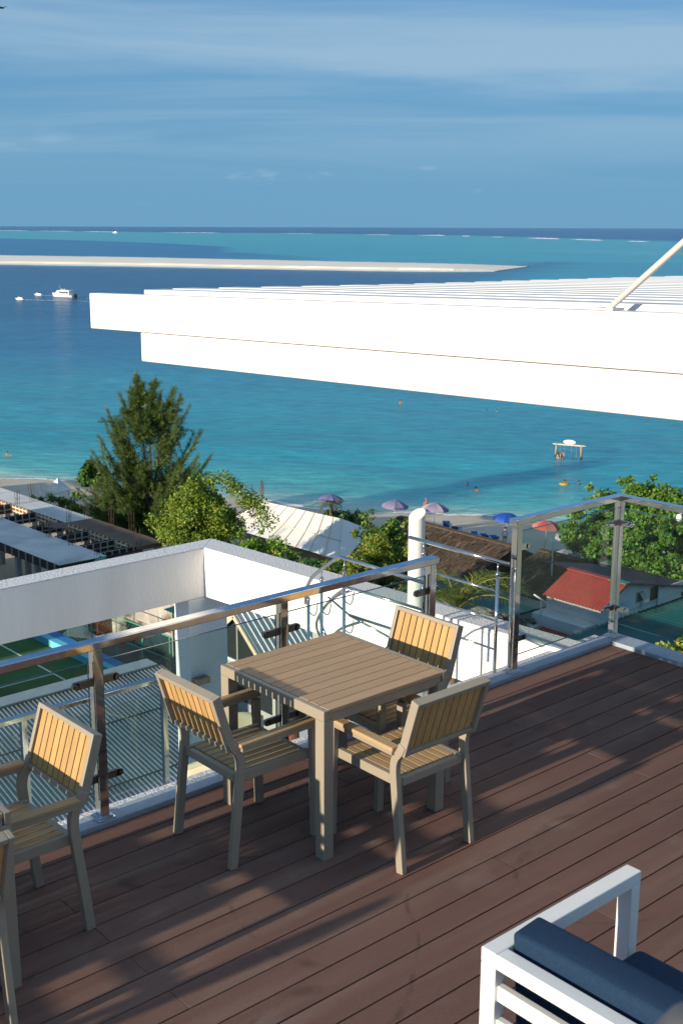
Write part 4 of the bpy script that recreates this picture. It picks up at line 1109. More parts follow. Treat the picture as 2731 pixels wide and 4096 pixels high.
def lounger(label, x, y, rz, up_=.9, towel=True):
    t = thing('sun_lounger', label, 'sun lounger', (x, y, -22.1), rz, 'sun loungers on the beach')
    for s in (-1, 1):
        MB().path([(-.95, s * .3, .30), (.35, s * .3, .32), (.35 + .6 * math.cos(up_), s * .3, .32 + .6 * math.sin(up_))], .05, .05, (0, 1, 0)).build('side_frame', 'lounger_white', t)
        MB().tube([(-.55, s * .3, .3), (-.62, s * .3, 0)], .025, 6).build('leg', 'lounger_white', t)
        MB().tube([(.25, s * .3, .3), (.32, s * .3, 0)], .025, 6).build('leg', 'lounger_white', t)
        MB().tube(catmull([(-.15, s * .36, .3), (-.1, s * .37, .5), (.2, s * .37, .56), (.42, s * .34, .5)], 4), .025, 6).build('armrest', 'lounger_white', t, smooth=True)
    B(-.93, .34, -.27, .27, .325, .37).build('seat_sling', 'lounger_blue', t)
    MB().path([(.35, 0, .36), (.35 + .62 * math.cos(up_), 0, .36 + .62 * math.sin(up_))], .56, .06, (0, 1, 0)).build('backrest_sling', 'lounger_blue', t)
    if towel:
        MB().path([(.40, 0, .46), (.36 + .60 * math.cos(up_), 0, .42 + .60 * math.sin(up_)), (.44 + .60 * math.cos(up_), 0, .30 + .60 * math.sin(up_))], .6, .03, (0, 1, 0)).build('towel', 'towel_blue', t, bevel=.01)
    return t
lounger('sun lounger with a blue towel under the right lilac umbrella', 71.9, 68.3, -2.5, 1.1)
lounger('white framed sun lounger nearest the tube pillar, beside the blue towel', 71.6, 66.9, -2.6, .8, False)
lounger('flat blue sun lounger left of the blue umbrella', 71.6, 64.9, -2.4, .25)
lounger('white sun lounger second from the blue umbrella', 71.7, 63.9, -2.3, .5, False)
lounger('dark blue sun lounger right beside the blue umbrella', 71.9, 63.0, -2.3, .5)
lounger('blue sun lounger under the left lilac umbrella', 70.3, 71.0, -2.4, .7)

# white gazebo tent and posts by the building site
gz = thing('gazebo_tent', 'small white pyramid tent by the water left of the needle tree', 'tent', (53.3, 101.4, -22.62), .3)
s_ = .72
for sx in (-1, 1):
    for sy in (-1, 1): MB().box(sx * s_ - .07, sx * s_ + .07, sy * s_ - .07, sy * s_ + .07, -.3, 1.12).build('post', 'lounger_white', gz)
e_ = s_ + .16
for i in range(4):
    c = [(-e_, -e_), (e_, -e_), (e_, e_), (-e_, e_)]; a, c2 = c[i], c[(i + 1) % 4]
    ap = (0, 0, 2.3); m = ((a[0] + c2[0]) / 2 * .45, (a[1] + c2[1]) / 2 * .45, 1.62)
    MB().add([(a[0], a[1], 1.16), (c2[0], c2[1], 1.16), ap, m, (a[0], a[1], 1.0), (c2[0], c2[1], 1.0)], [(0, 1, 3), (1, 2, 3), (2, 0, 3), (0, 4, 5, 1)]).build('canopy_panel', 'tarp', gz)
wp = thing('white_post', 'short white post on the sand left of the white tent', 'post', (51.6, 101.6, -22.7))
MB().lathe([(.13, -.2), (.13, 1.9), (.16, 1.95), (.16, 2.1), (.05, 2.16)], 12).build('shaft', 'lounger_white', wp)

# ================================================================== BUILDING SITE
cs = thing('construction_slab', 'unfinished concrete floor slab with timber formwork and rebar at the left', 'building site', (0, 0, 0))
ZS = -18.5
def off(y): return (82 - y) * .028              # site is turned a degree and a half
def quadbox(x0, x1, y0, y1, z0, z1):
    return MB().extr([(x0 + off(y0), y0, z0), (x1 + off(y0), y0, z0), (x1 + off(y1), y1, z0), (x0 + off(y1), y1, z0)], (0, 0, z1 - z0))
quadbox(41.55, 43.85, 78.4, 112, ZS - .3, ZS).build('slab', 'concrete', cs)
quadbox(41.56, 43.84, 69.0, 78.39, ZS - .3, ZS - .01).build('plywood_sheet', 'plywood', cs)
quadbox(35.25, 38.85, 68.2, 112, ZS - .3, ZS - .005).build('slab', 'concrete', cs)
crossY = [69.2, 71.6, 75.0, 78.6, 82.6, 86.5, 91.0, 96.0, 102.0]
for i, y in enumerate(crossY):
    quadbox(38.851, 41.549, y - .16, y + .16, ZS - .5, ZS - .02).build('cross_beam', 'concrete', cs)
    for sd in (-1, 1):
        quadbox(38.86, 41.54, y + sd * .165 - .015, y + sd * .165 + .015, ZS - .62, ZS + .05).build('form_panel', 'form_black', cs)
    for k in range(5):
        x = 39.1 + k * .56
        quadbox(x - .045, x + .045, y - .245, y - .181, ZS - .66, ZS + .07).build('batten', 'batten_grey', cs)
    quadbox(38.86, 41.54, y - .29, y - .246, ZS - .35, ZS - .27).build('waler', 'batten_grey', cs)
bm_ = MB().box(-.05, .05, -.05, .05, -.58, .04).mesh('batten', 'batten')
for a, c in zip(crossY[:-1], crossY[1:]):
    quadbox(41.515, 41.545, a + .2, c - .2, ZS - .6, ZS + .03).build('form_panel', 'form_brown', cs)
    for z in (ZS - .12, ZS - .42): quadbox(41.40, 41.46, a + .2, c - .2, z - .045, z + .045).build('waler', 'batten', cs)
    n = int((c - a) / .55)
    for k in range(n):
        y = a + .35 + k * (c - a - .6) / max(1, n - 1); link('batten', bm_, cs, loc=(41.37 + off(y) + .105, y, ZS))
quadbox(35.20, 35.245, 68.2, 112, ZS - .55, ZS + .03).build('form_panel', 'form_black', cs)
quadbox(35.2, 41.5, 68.12, 68.19, ZS - .55, ZS + .03).build('form_panel', 'form_black', cs)
for k in range(46):
    y = 68.6 + k * .95; quadbox(35.12, 35.199, y - .04, y + .04, ZS - .58, ZS + .02).build('batten', 'batten_grey', cs)
colm = MB().box(-.17, .17, -.17, .17, GROUND - .1, ZS - .301).mesh('support_column', 'concrete_col')
bars = MB()
for dx in (-.11, .11):
    for dy in (-.11, .11): bars.tube([(dx, dy, 0), (dx * 1.3, dy * 1.2, 1.35 + .3 * dx)], .017, 5)
bars.tube([(-.13, -.13, .5), (.13, -.13, .5), (.13, .13, .5), (-.13, .13, .5)], .012, 5)
rb_ = bars.mesh('rebar_cluster', 'rebar')
for x in (35.9, 38.5, 41.9, 43.4):
    for y in (69.2, 72.3, 75.0, 78.6, 82.6, 86.5, 91.0, 96.0, 102.0):
        link('support_column', colm, cs, loc=(x + off(y), y, 0))
        if x in (35.9, 38.5, 41.9, 43.4) and random.random() < .72:
            o = link('rebar_cluster', rb_, cs, loc=(x + off(y), y + random.uniform(-.3, .3), ZS)); o.rotation_euler = (random.uniform(-.06, .06), random.uniform(-.06, .06), random.random())
            o.scale = (1, 1, random.uniform(.7, 1.15))
MB().bar((39.3, 77.0, ZS + .5), (40.6, 76.2, ZS + .35), 1.6, .03).build('loose_sheet', 'plywood', cs)
for x, y in ((39.5, 76.7), (40.4, 76.5)): B(x - .04, x + .04, y - .04, y + .04, ZS - .9, ZS + .36).build('prop', 'batten_grey', cs)
mb = MB()
for k in range(12):
    y = 72.4 + .14 * k; mb.tube([(39.6, y, GROUND + .6 + .1 * (k % 3)), (41.9, y + .3, GROUND + .65 + .1 * (k % 3))], .07, 6)
tag(mb.build('pipe_bundle', 'pool_blue_dark'), 'bundle of blue pipes stored under the unfinished slab', 'pipes', kind='stuff')
tg = thing('tarp_cover', 'red and green tarpaulin over stores at the near corner of the slab', 'tarpaulin', (38.4, 66.9, -18.95))
MB().extr([(-1.4, 0, 0), (1.4, 0, 0), (0, 0, .75)], (0, .8, 0)).build('green_sheet', 'green_trim', tg)
MB().add([(1.0, 0, .7), (1.0, .9, .45), (4.8, .9, .5), (4.8, 0, .75)], [(0, 1, 2, 3)]).build('red_sheet', 'rust_red', tg)
for x in (-1.2, 1.2, 4.6): B(x - .04, x + .04, .35, .43, -2.4, .3).build('pole', 'batten_grey', tg)
sk = thing('site_bin', 'dark wheeled bin beside the slab under the needle tree', 'bin', (47.0, 79.0, -22))
MB().loft([[(-a, -a, z), (a, -a, z), (a, a, z), (-a, a, z)] for a, z in ((.28, 0), (.36, 1.0))]).build('tub', 'boat_dark', sk); B(-.4, .4, -.4, .4, 1.001, 1.07).build('lid', 'lounger_blue', sk)

# ================================================================== TENTS, THATCH, HOUSES
tr = thing('tarp_roof', 'big white hipped tarpaulin roof dappled with leaf shadows', 'tent', (0, 0, 0))
RX, ZR, ZE = 59.8, -19.15, -21.0
e0, e1, y0, y1 = 56.2, 63.2, 64.2, 79.0
ra, rb2 = (RX, y0 + 3.7, ZR), (RX - .9, y1 - 2.0, ZR)
nseg = 9
for k in range(nseg):
    a, c = k / nseg, (k + 1) / nseg
    P0 = Vector(ra).lerp(Vector(rb2), a); P1 = Vector(ra).lerp(Vector(rb2), c)
    Q0 = Vector((e0, y0, ZE)).lerp(Vector((e0 - .4, y1, ZE)), a); Q1 = Vector((e0, y0, ZE)).lerp(Vector((e0 - .4, y1, ZE)), c)
    V, Fc = [], []
    for i in range(5):
        f = i / 4
        for g_ in range(2):
            p = (P0.lerp(Q0, f) if g_ == 0 else P1.lerp(Q1, f)); V.append((p.x, p.y, p.z - .16 * math.sin(math.pi * f)))
    for i in range(4): Fc.append((2 * i, 2 * i + 1, 2 * i + 3, 2 * i + 2))
    MB().add(V, Fc).build('tarp_panel', 'tarp', tr)
    if k: MB().tube([tuple(P0 + Vector((-.03, 0, .01)))] + [tuple(P0.lerp(Q0, f) + Vector((-.03, 0, .03 - .16 * math.sin(math.pi * f)))) for f in (.25, .5, .75, 1)], .03, 5).build('seam', 'tarp_seam', tr)
MB().tube([tuple(Vector(ra).lerp(Vector((e0, y0, ZE)), .5) + Vector((-.04, 0, -.12))), tuple(Vector(rb2).lerp(Vector((e0 - .4, y1, ZE)), .5) + Vector((-.04, 0, -.12)))], .028, 5).build('seam', 'tarp_seam', tr)
MB().add([ra, rb2, (e1, y1, ZE), (e1, y0, ZE)], [(0, 1, 2, 3)]).build('tarp_panel', 'tarp', tr)
MB().add([ra, (e0, y0, ZE), ((e0 + e1) / 2, y0 + .3, ZE + .25), (e1, y0, ZE)], [(0, 1, 2), (0, 2, 3)]).build('tarp_end', 'tarp', tr)
MB().add([rb2, (e0 - .4, y1, ZE), (e1, y1, ZE)], [(0, 1, 2)]).build('tarp_end', 'tarp', tr)
for x, y in ((e0 + .1, y0 + .1), (e1 - .1, y0 + .1), (e0, y1 - .1), (e1 - .1, y1 - .1), (e0, 71.5), (e1 - .1, 71.5)):
    B(x - .05, x + .05, y - .05, y + .05, GROUND - .3, ZE - .02).build('pole', 'lounger_white', tr)
MB().tube([(ra[0], ra[1], GROUND - .2), (ra[0], ra[1], ZR - .02)], .06, 6).build('pole', 'lounger_white', tr)

def thatch_roof(label, rx, zr, ex0, ex1, ze, y0, y1, seed):
    rnd = random.Random(seed)
    t = thing('thatched_roof', label, 'roof', (0, 0, 0))
    nI, nJ = 7, 26
    for ex, nm in ((ex0, 'thatch_slope'), (ex1, 'thatch_slope')):
        V, Fc = [], []
        for i in range(nI + 1):
            for j in range(nJ + 1):
                f = i / nI; V.append((rx + (ex - rx) * f + rnd.uniform(-.06, .06), y0 + (y1 - y0) * j / nJ + rnd.uniform(-.05, .05), zr + (ze - zr) * f + rnd.uniform(-.06, .06)))
        n = nJ + 1
        for i in range(nI):
            for j in range(nJ): Fc.append((i * n + j, (i + 1) * n + j, (i + 1) * n + j + 1, i * n + j + 1))
        MB().add(V, Fc).build(nm, 'thatch', t)
        mb = MB()
        for q in range(1500):                    # loose palm strands lying down the slope
            f, y = rnd.random(), rnd.uniform(y0, y1); L = rnd.uniform(.25, .7) / abs(ex - rx)
            x_, z_ = rx + (ex - rx) * f, zr + (ze - zr) * f + .05; f2 = min(1.08, f + L); dy = rnd.uniform(-.15, .15)
            x2, z2 = rx + (ex - rx) * f2, zr + (ze - zr) * f2 + .05
            w_ = rnd.uniform(.02, .05)
            mb.add([(x_, y, z_), (x_, y + w_, z_ + .03), (x2, y + dy + w_, z2 + rnd.uniform(0, .07)), (x2, y + dy, z2)], [(0, 1, 2, 3)])
        tag(mb.build('loose_thatch', 'thatch', t), kind='stuff')
    MB().path([(rx, y0, zr + .03), (rx, y1, zr + .03)], .5, .10, (1, 0, 0)).build('ridge_cover', 'thatch', t)
    MB().extr([(ex0 + .6, y0 + .25, ze - .02), (ex1 - .6, y0 + .25, ze - .02), (rx, y0 + .25, zr - .25)], (0, .08, 0)).build('gable_board', 'thatch', t)
    for x in (ex0 + .4, ex1 - .4):
        for y in (y0 + .5, (y0 + y1) / 2, y1 - .5): MB().tube([(x, y, GROUND - .2), (x, y, ze + .05)], .09, 7).build('post', 'wood_pole', t)
    return t
thatch_roof('long brown thatched roof behind the tube pillar, facing the beach', 63.6, -19.15, 57.3, 67.6, -21.0, 53.6, 65.6, 2)
thatch_roof('smaller thatched roof seen through the glass by the red roof', 65.0, -19.4, 60.4, 68.0, -20.9, 47.6, 52.6, 3)

def corrugated(x0, x1, y0, y1, z, pitch, amp, along='y', slope=0.0, n=4):
    """sheet with ribs; ribs run along 'along', slope dz per metre of that axis"""
    V, Fc = [], []
    if along == 'y':
        m = int((x1 - x0) / pitch * n)
        for i in range(m + 1):
            x = x0 + i * pitch / n; h = amp * math.cos(2 * math.pi * i / n)
            V += [(x, y0, z + h), (x, y1, z + h + slope * (y1 - y0))]
    else:
        m = int((y1 - y0) / pitch * n)
        for i in range(m + 1):
            y = y0 + i * pitch / n; h = amp * math.cos(2 * math.pi * i / n)
            V += [(x0, y, z + h), (x1, y, z + h + slope * (x1 - x0))]
    for i in range(m): Fc.append((2 * i, 2 * i + 2, 2 * i + 3, 2 * i + 1))
    return MB().add(V, Fc)

# red gabled house, shade put into the colour of the long east slope
hs = thing('red_roof_house', 'white house with a red metal gable roof, its east slope coloured as in shade, seen through the corner glass', 'house', (0, 0, 0))
YW = 37.2
MB().extr([(51.3, YW, -22), (60.5, YW, -22), (60.5, YW, -17.72), (53.25, YW, -16.12), (51.3, YW, -17.05)], (0, 3.7, 0)).build('wall', 'house_white', hs)
def slope_sheet(pr, pe, y0, y1, pitch, m, name, parent, amp=.02, n=4):
    V, Fc = [], []
    k = int((y1 - y0) / pitch * n)
    for i in range(k + 1):
        y = y0 + i * pitch / n; h = amp if i % n == 0 else 0
        V += [(pr[0], y, pr[1] + h), (pe[0], y, pe[1] + h)]
    for i in range(k): Fc.append((2 * i, 2 * i + 1, 2 * i + 3, 2 * i + 2))
    return MB().add(V, Fc).build(name, m, parent)
slope_sheet((53.28, -16.02), (50.95, -17.14), YW - .25, 41.0, .22, 'red_roof', 'west_roof', hs, .035)
slope_sheet((53.28, -16.02), (60.9, -17.70), YW - .25, 43.0, .25, 'red_roof_shaded', 'east_roof', hs, .025)
MB().bar((53.28, YW - .27, -16.0), (53.28, YW + .9, -16.0), .5, .05).build('ridge_cap', 'green_trim', hs)
MB().bar((53.28, YW + .92, -16.0), (53.28, 41.0, -16.0), .4, .05).build('ridge_cap', 'red_roof', hs)
MB().bar((50.95, YW - .27, -17.16), (53.28, YW - .27, -16.04), .05, .12).build('verge_board', 'red_roof', hs)
MB().bar((60.9, YW - .27, -17.72), (53.28, YW - .27, -16.04), .05, .12).build('verge_board', 'red_roof_shaded', hs)
w_ = B(54.56, 55.16, YW - .05, YW - .004, -17.40, -16.86).build('window', 'boat_dark', hs)
MB().extr([(54.72, YW - .055, -16.88), (55.16, YW - .055, -16.88), (55.22, YW - .40, -17.36), (54.78, YW - .40, -17.36)], (0, .02, .02)).build('open_sash', 'batten_grey', w_)
B(54.5, 54.56, YW - .06, YW - .004, -17.44, -16.82).build('window_frame', 'batten_grey', w_)
B(55.84, 56.50, YW - .05, YW - .004, -17.58, -16.82).build('dark_opening', 'form_black', hs)
B(56.52, 60.4, YW - .09, YW - .005, -17.96, -17.0).build('wall_panel', 'house_white', hs)
B(58.83, 59.12, YW - .13, YW - .091, -17.90, -17.64).build('window', 'boat_dark', hs)
mb = MB().tube([(55.0, YW - .03, -17.5), (55.0, YW - .03, -17.9)], .015, 5); mb.tube([(53.2, YW - .03, -17.2), (53.2, YW - .03, -17.95)], .015, 5); mb.tube([(53.2, YW - .03, -17.75), (58.5, YW - .1, -17.62)], .012, 5)
mb.build('cable', 'batten_grey', hs)
MB().box(50.2, 51.29, 37.4, 41.0, -22, -18.0).build('annex_wall', 'house_white', hs)
for y in (38.0, 38.7): B(50.14, 50.199, y, y + .45, -19.9, -18.9).build('window', 'boat_dark', hs)
# lean-to and rubble roof west of it
ln = thing('lean_to', 'small red lean-to roof below the red house', 'shed', (0, 0, 0))
slope_sheet((50.1, -18.6), (48.9, -19.1), 37.9, 40.2, .22, 'red_roof', 'roof', ln, .02)
B(48.95, 50.05, 38.0, 40.1, -22, -19.15).build('wall', 'house_white', ln)
B(48.90, 48.949, 38.2, 38.9, -21.2, -19.6).build('window', 'boat_dark', ln)
fb2 = thing('rubble_roof', 'flat concrete roof littered with debris left of the red house', 'roof', (0, 0, 0))
B(46.6, 50.1, 40.35, 44.6, -22, -18.75).build('wall', 'mid_wall', fb2)
B(46.4, 50.12, 40.25, 44.8, -18.745, -18.55).build('slab', 'mid_wall', fb2)
mb = MB(); rnd = random.Random(8)
for q in range(240):
    x, y, z = rnd.uniform(47.6, 50.0), rnd.uniform(40.5, 43.4), -18.54 + rnd.uniform(0, .16); a = rnd.uniform(0, 3.1); L = rnd.uniform(.08, .35)
    mb.bar((x, y, z), (x + L * math.cos(a), y + L * math.sin(a), z + rnd.uniform(-.03, .1)), rnd.uniform(.03, .14), rnd.uniform(.02, .08))
tag(mb.build('debris_pile', 'debris', fb2), kind='stuff')
bl = thing('bulk_drum', 'dark plastic water drum between the lean-to and the green roof', 'drum', (47.2, 38.6, -19.9))
MB().lathe([(.45, -2.1), (.5, -1.9), (.5, -.9), (.46, -.85), (.5, -.8), (.5, -.1), (.3, .1), (.12, .15)], 16).build('tank', 'boat_dark', bl, smooth=True)
MB().tube([(0, 0, .15), (0, 0, .22)], .14, 10).build('lid', 'boat_dark', bl)
# green corrugated roofs
gr = thing('green_roof_building', 'long dark green corrugated roof below the right railing', 'roof', (0, 0, 0))
corrugated(38.0, 62.0, 18.0, 37.15, -17.99, .42, .045, 'y', slope=.0, n=4).build('roof_sheet', 'green_roof', gr)
B(38.2, 61.8, 18.2, 37.0, -22, -18.05).build('wall', 'mid_wall', gr)
gr2 = thing('green_roof_building', 'dark green corrugated roof behind the palm, dappled with slanting light', 'roof', (0, 0, 0))
corrugated(38.3, 57.0, 45.0, 53.2, -19.6, .34, .04, 'x', slope=-.02, n=4).build('roof_sheet', 'green_roof', gr2)
corrugated(38.0, 46.3, 37.6, 44.95, -18.95, .34, .04, 'y', slope=-.06, n=4).build('roof_sheet', 'green_roof', gr2)
B(38.5, 56.8, 45.2, 53.0, -22, -20.1).build('wall', 'mid_wall', gr2)
B(38.0, 46.0, 37.8, 44.8, -22, -19.95).build('wall', 'mid_wall', gr2)
sl_ = thing('street_lamp', 'white globe street lamp in front of the leafy tree at the right edge', 'street lamp', (51.8, 33.1, -17.97))
MB().tube([(.75, -.66, 0), (.75, -.66, 6.8)], .05, 8).build('post', 'lamp_metal', sl_, smooth=True)
MB().tube([(.75, -.66, 6.8), (.4, -.35, 6.95), (.04, -.03, 6.82)], .035, 8).build('arm', 'lamp_metal', sl_, smooth=True)
MB().lathe([(.04, .30), (.12, .26), (.16, .14), (.15, .03), (.1, -.06), (.02, -.09)], 14, (0, 0, 6.5)).build('globe', 'boat_white', sl_, smooth=True)
for (x, y, z, lab) in ((50.2, 40.4, -17.2, 'grey antenna bracket in front of the red roof'), (62.5, 49.5, -17.8, 'grey pole with a cross arm before the pale umbrella')):
    an = thing('antenna_pole', lab, 'antenna', (x, y, z))
    MB().tube([(0, 0, -2.6), (0, 0, 0)], .05, 7).build('pole', 'lamp_metal', an)
    MB().bar((-.1, .45, .30), (.05, -.35, -.05), .05, .08).build('cross_arm', 'lamp_metal', an); MB().bar((0, 0, -.5), (.3, -.5, -.4), .04, .05).build('strut', 'lamp_metal', an)

# grey gabled hall with a glazed end, under the sunlit parapet
gh = thing('gable_hall', 'grey standing seam roof with a dark glazed gable, seen below the sunlit parapet', 'building', (0, 0, 0))
AX, AY, AZ = 34.6, 47.4, -16.4
hw, hh = 3.1, 2.6
slopes = {}
for s, nm in ((-1, 'south_roof'), (1, 'north_roof')):
    V, Fc = [], []; n = 40
    for i in range(n + 1):
        x = AX - .25 + i * .34 / 2; h = 0
        V += [(x, AY, AZ + .05), (x, AY + s * (hw + .3), AZ + .05 - (hh + .25))]
    for i in range(n): Fc.append((2 * i, 2 * i + 1, 2 * i + 3, 2 * i + 2))
    slopes[s] = MB().add(V, Fc).build(nm, 'flashing', gh)
for i in range(20):
    x = AX - .1 + i * .34
    MB().bar((x, AY - .02, AZ + .08), (x, AY - (hw + .3), AZ + .08 - (hh + .25)), .045, .06).build('seam', 'foam', slopes[-1])
for s in (-1, 1): MB().bar((AX - .26, AY, AZ + .0), (AX - .26, AY + s * (hw + .3), AZ - (hh + .25)), .10, .22).build('verge_board', 'batten', gh)
MB().extr([(AX, AY - hw, AZ - hh), (AX, AY + hw, AZ - hh), (AX, AY, AZ - .05)], (.05, 0, 0)).build('gable_glass', 'boat_dark', gh)
MB().bar((AX - .03, AY, AZ - hh), (AX - .03, AY, AZ - .2), .12, .06, (1, 0, 0)).build('mullion', 'batten_grey', gh)
MB().bar((AX - .03, AY - hw, AZ - hh + .05), (AX - .03, AY + hw, AZ - hh + .05), .08, .12).build('sill_beam', 'foam', gh)
B(AX + .02, AX + 6.5, AY - hw, AY + hw, -22, AZ - hh).build('wall', 'mid_wall', gh)
B(AX - .02, AX + .019, AY - hw + .3, AY + hw - .3, -21.0, AZ - hh - .3).build('glazed_front', 'boat_dark', gh)

# ================================================================== PITCH, ROAD, LEFT SIDE
def sheet(name, poly, z, m, kind='structure', parent=None):
    o = MB().add([(x, y, z) for x, y in poly], [tuple(range(len(poly)))]).build(name, m, parent)
    if parent is None: o['kind'] = kind
    return o
pitch = sheet('sports_pitch', [(14, 42), (33.0, 42), (32.55, 58), (32.2, 68), (14, 68)], GROUND + .012, 'turf')
for nm, poly in (('pitch_line', [(30.13, 67.5), (30.25, 67.5), (30.42, 54.0), (30.30, 54.0)]), ('pitch_line', [(16, 59.30), (30.2, 59.26), (30.2, 59.38), (16, 59.42)])):
    sheet(nm, poly, GROUND + .018, 'line_white', parent=pitch)
bw = thing('blue_wall', 'low light blue wall along the sports pitch', 'wall')
P0, P1 = (32.15, 70.0), (33.2, 46.0)
MB().extr([(32.1, 70, GROUND), (32.55, 70, GROUND), (33.35, 46, GROUND), (32.9, 46, GROUND)], (0, 0, .45)).build('light_face', 'pool_blue', bw)
MB().extr([(32.56, 70, GROUND), (33.2, 70, GROUND), (34.0, 46, GROUND), (33.36, 46, GROUND)], (0, 0, .452)).build('dark_top', 'pool_blue_dark', bw)
road = sheet('road', [(33.3, 70), (37.4, 70), (37.6, 44), (34.1, 44)], GROUND + .008, 'asphalt')
fe = thing('chain_link_fence', 'green chain link fence between the pitch and the road', 'fence')
fx = lambda y: 33.35 + (66 - y) * .085
pts = [66.5, 63.5, 61.0, 58.5, 56.0, 53.5, 51.0]
for y in pts: MB().tube([(fx(y), y, GROUND), (fx(y), y, GROUND + 2.9)], .04, 7).build('post', 'fence_green', fe)
for z in (.12, 1.5, 2.85): MB().tube([(fx(66.5), 66.5, GROUND + z), (fx(51), 51, GROUND + z)], .03, 6).build('rail', 'fence_green', fe)
mb = MB(); n = 52
for i in range(n):
    for dr_ in (1, -1):
        ya = 66.5 - 15.5 * i / n; yb = ya - 2.6 * dr_
        yb2 = min(66.5, max(51, yb)); f = abs((yb2 - ya) / 2.6)
        if f > .05: mb.bar((fx(ya), ya, GROUND + .12), (fx(yb2), yb2, GROUND + .12 + 2.7 * f), .006, .006)
tag(mb.build('wire_mesh', 'fence_green', fe), kind='stuff')
mw = thing('stained_wall', 'white roadside wall streaked with black mould', 'wall')
MB().extr([(36.55, 63.5, GROUND), (36.85, 63.5, GROUND), (37.4, 52, GROUND), (37.1, 52, GROUND)], (0, 0, 1.5)).build('base_course', 'mossy_wall', mw)
MB().extr([(36.6, 63.5, GROUND + 1.501), (36.85, 63.5, GROUND + 1.501), (37.4, 52, GROUND + 1.501), (37.15, 52, GROUND + 1.501)], (0, 0, 1.9)).build('upper_wall', 'mossy_wall', mw)
MB().bar((36.7, 63.5, GROUND + 3.45), (37.25, 52, GROUND + 3.45), .4, .08).build('coping', 'mossy_wall', mw)
rt_ = thing('rusty_tank', 'rusty red metal tank on the roadside beyond the fence', 'tank', (36.0, 64.0, GROUND))
MB().loft([[(-.5, -.6, z), (.5, -.6, z), (.5, .6, z), (-.5, .6, z)] for z in (.12, 1.0)]).build('tank_body', 'rust_red', rt_, bevel=.06)
B(-.4, .4, -.5, .5, 1.001, 1.08).build('lid', 'rust_red', rt_, bevel=.02)
for sx in (-.4, .4): B(sx - .05, sx + .05, -.5, .5, 0, .12).build('skid', 'form_black', rt_)
gl = thing('green_lean_to', 'little green corrugated roof beside the pale column', 'roof')
corrugated(33.9, 38.4, 50.2, 53.2, -17.4, .25, .03, 'x', slope=.06, n=4).build('roof_sheet', 'green_roof', gl)
B(37.5, 38.3, 50.4, 53.0, -22, -17.45).build('wall', 'house_white', gl)
for y in (50.5, 52.9): B(34.2, 34.3, y - .05, y + .05, GROUND, -17.45).build('post', 'batten_grey', gl)

# corrugated tin roof below the lower terrace
tn = thing('tin_roof', 'silver corrugated roof below the railing at the lower left', 'roof', (0, 0, 0))
mb = corrugated(-3, 12.3, 12.6, 20.3, -6.45, .087, .021, 'y', slope=.055, n=6)
mb.v = [(x + .12 * (y - 16), y, z) for x, y, z in mb.v]
mb.build('roof_sheet', 'tin', tn, smooth=True)
for y in (14.2, 16.4, 18.5):
    MB().bar((-3 + .12 * (y - 16), y, -6.45 + .055 * (y - 12.6) + .022), (12.2 + .12 * (y - 16), y, -6.45 + .055 * (y - 12.6) + .022), .03, .006).build('sheet_lap', 'form_black', tn)
MB().bar((-3, 20.45, -5.98), (12.7, 20.45, -5.98), .42, .03).build('edge_flashing', 'flashing', tn)
B(-3, 12.1, 12.8, 20.2, -22, -6.55).build('wall', 'mid_wall', tn)

# lower terrace balustrade under the parapet beam
lr = thing('lower_railing', 'steel and glass balustrade of the lower terrace, below the parapet beam', 'railing', (0, 9.03, -2.36))
B(-4, 5.76, -.035, .035, 1.13, 1.175).build('handrail', 'steel', lr, bevel=.004)
for x in (5.72, 4.3, 2.9, 1.5, .1): B(x - .025, x + .025, -.025, .025, 0, 1.129).build('post', 'steel', lr)
for a, c in ((.15, 1.45), (1.55, 2.85), (2.95, 4.25), (4.35, 5.67)): B(a, c, -.006, .006, .1, 1.02).build('glass_pane', 'rail_glass', lr)

# cream chairs and a seated guest down there
def cream_chair(label, x, y, rz):
    t = thing('plastic_chair', label, 'chair', (x, y, -2.36), rz, 'cream chairs on the lower terrace')
    MB().loft([[(-.22, -.21, .44), (.22, -.21, .44), (.22, -.21, .47), (-.22, -.21, .47)], [(-.22, .21, .44), (.22, .21, .44), (.22, .21, .47), (-.22, .21, .47)]]).build('seat', 'cream_plastic', t, bevel=.02)
    V = []
    for i in range(9):
        a = -1 + i / 4
        for z, d in ((.46, .0), (.70, .03), (.86, .07), (.92 - .08 * a * a, .09)): V.append((a * .22, -.21 - d - .03 * (1 - a * a), z))
    Fc = [(i * 4 + k, i * 4 + 4 + k, i * 4 + 5 + k, i * 4 + 1 + k) for i in range(8) for k in range(3)]
    o = MB().add(V, Fc).build('backrest', 'cream_plastic', t, smooth=True); o.modifiers.new('solid', 'SOLIDIFY').thickness = .025
    for sx in (-1, 1):
        for sy in (-1, 1): MB().tube([(sx * .19, sy * .18, .44), (sx * .23, sy * .22, 0)], .018, 7).build('leg', 'cream_plastic', t)
    return t
cream_chair('cream plastic chair below the railing, seen under the left armchair seat', 5.13, 7.45, 2.5)
cream_chair('cream plastic chair below the railing, seen between the left armchair and the table', 5.98, 8.05, 2.8)
cream_chair('cream plastic chair of the guest on the lower terrace', 5.9, 7.35, 1.2)
gp_ = sit(-.45); gp_.update({'er': (-.28, .18, .80), 'wr': (-.16, .34, 1.02), 'hr': (-.13, .40, 1.07)})
person('guest in a red shirt with a white watch, mostly hidden behind the table', (5.98, 7.42, -2.36), 1.2 - math.pi / 2 + 1.6, pose=gp_, skin='skin_brown', wear=[('shirt', 'cloth_red'), ('shorts', 'cloth_white'), ('watch', 'cloth_white')])

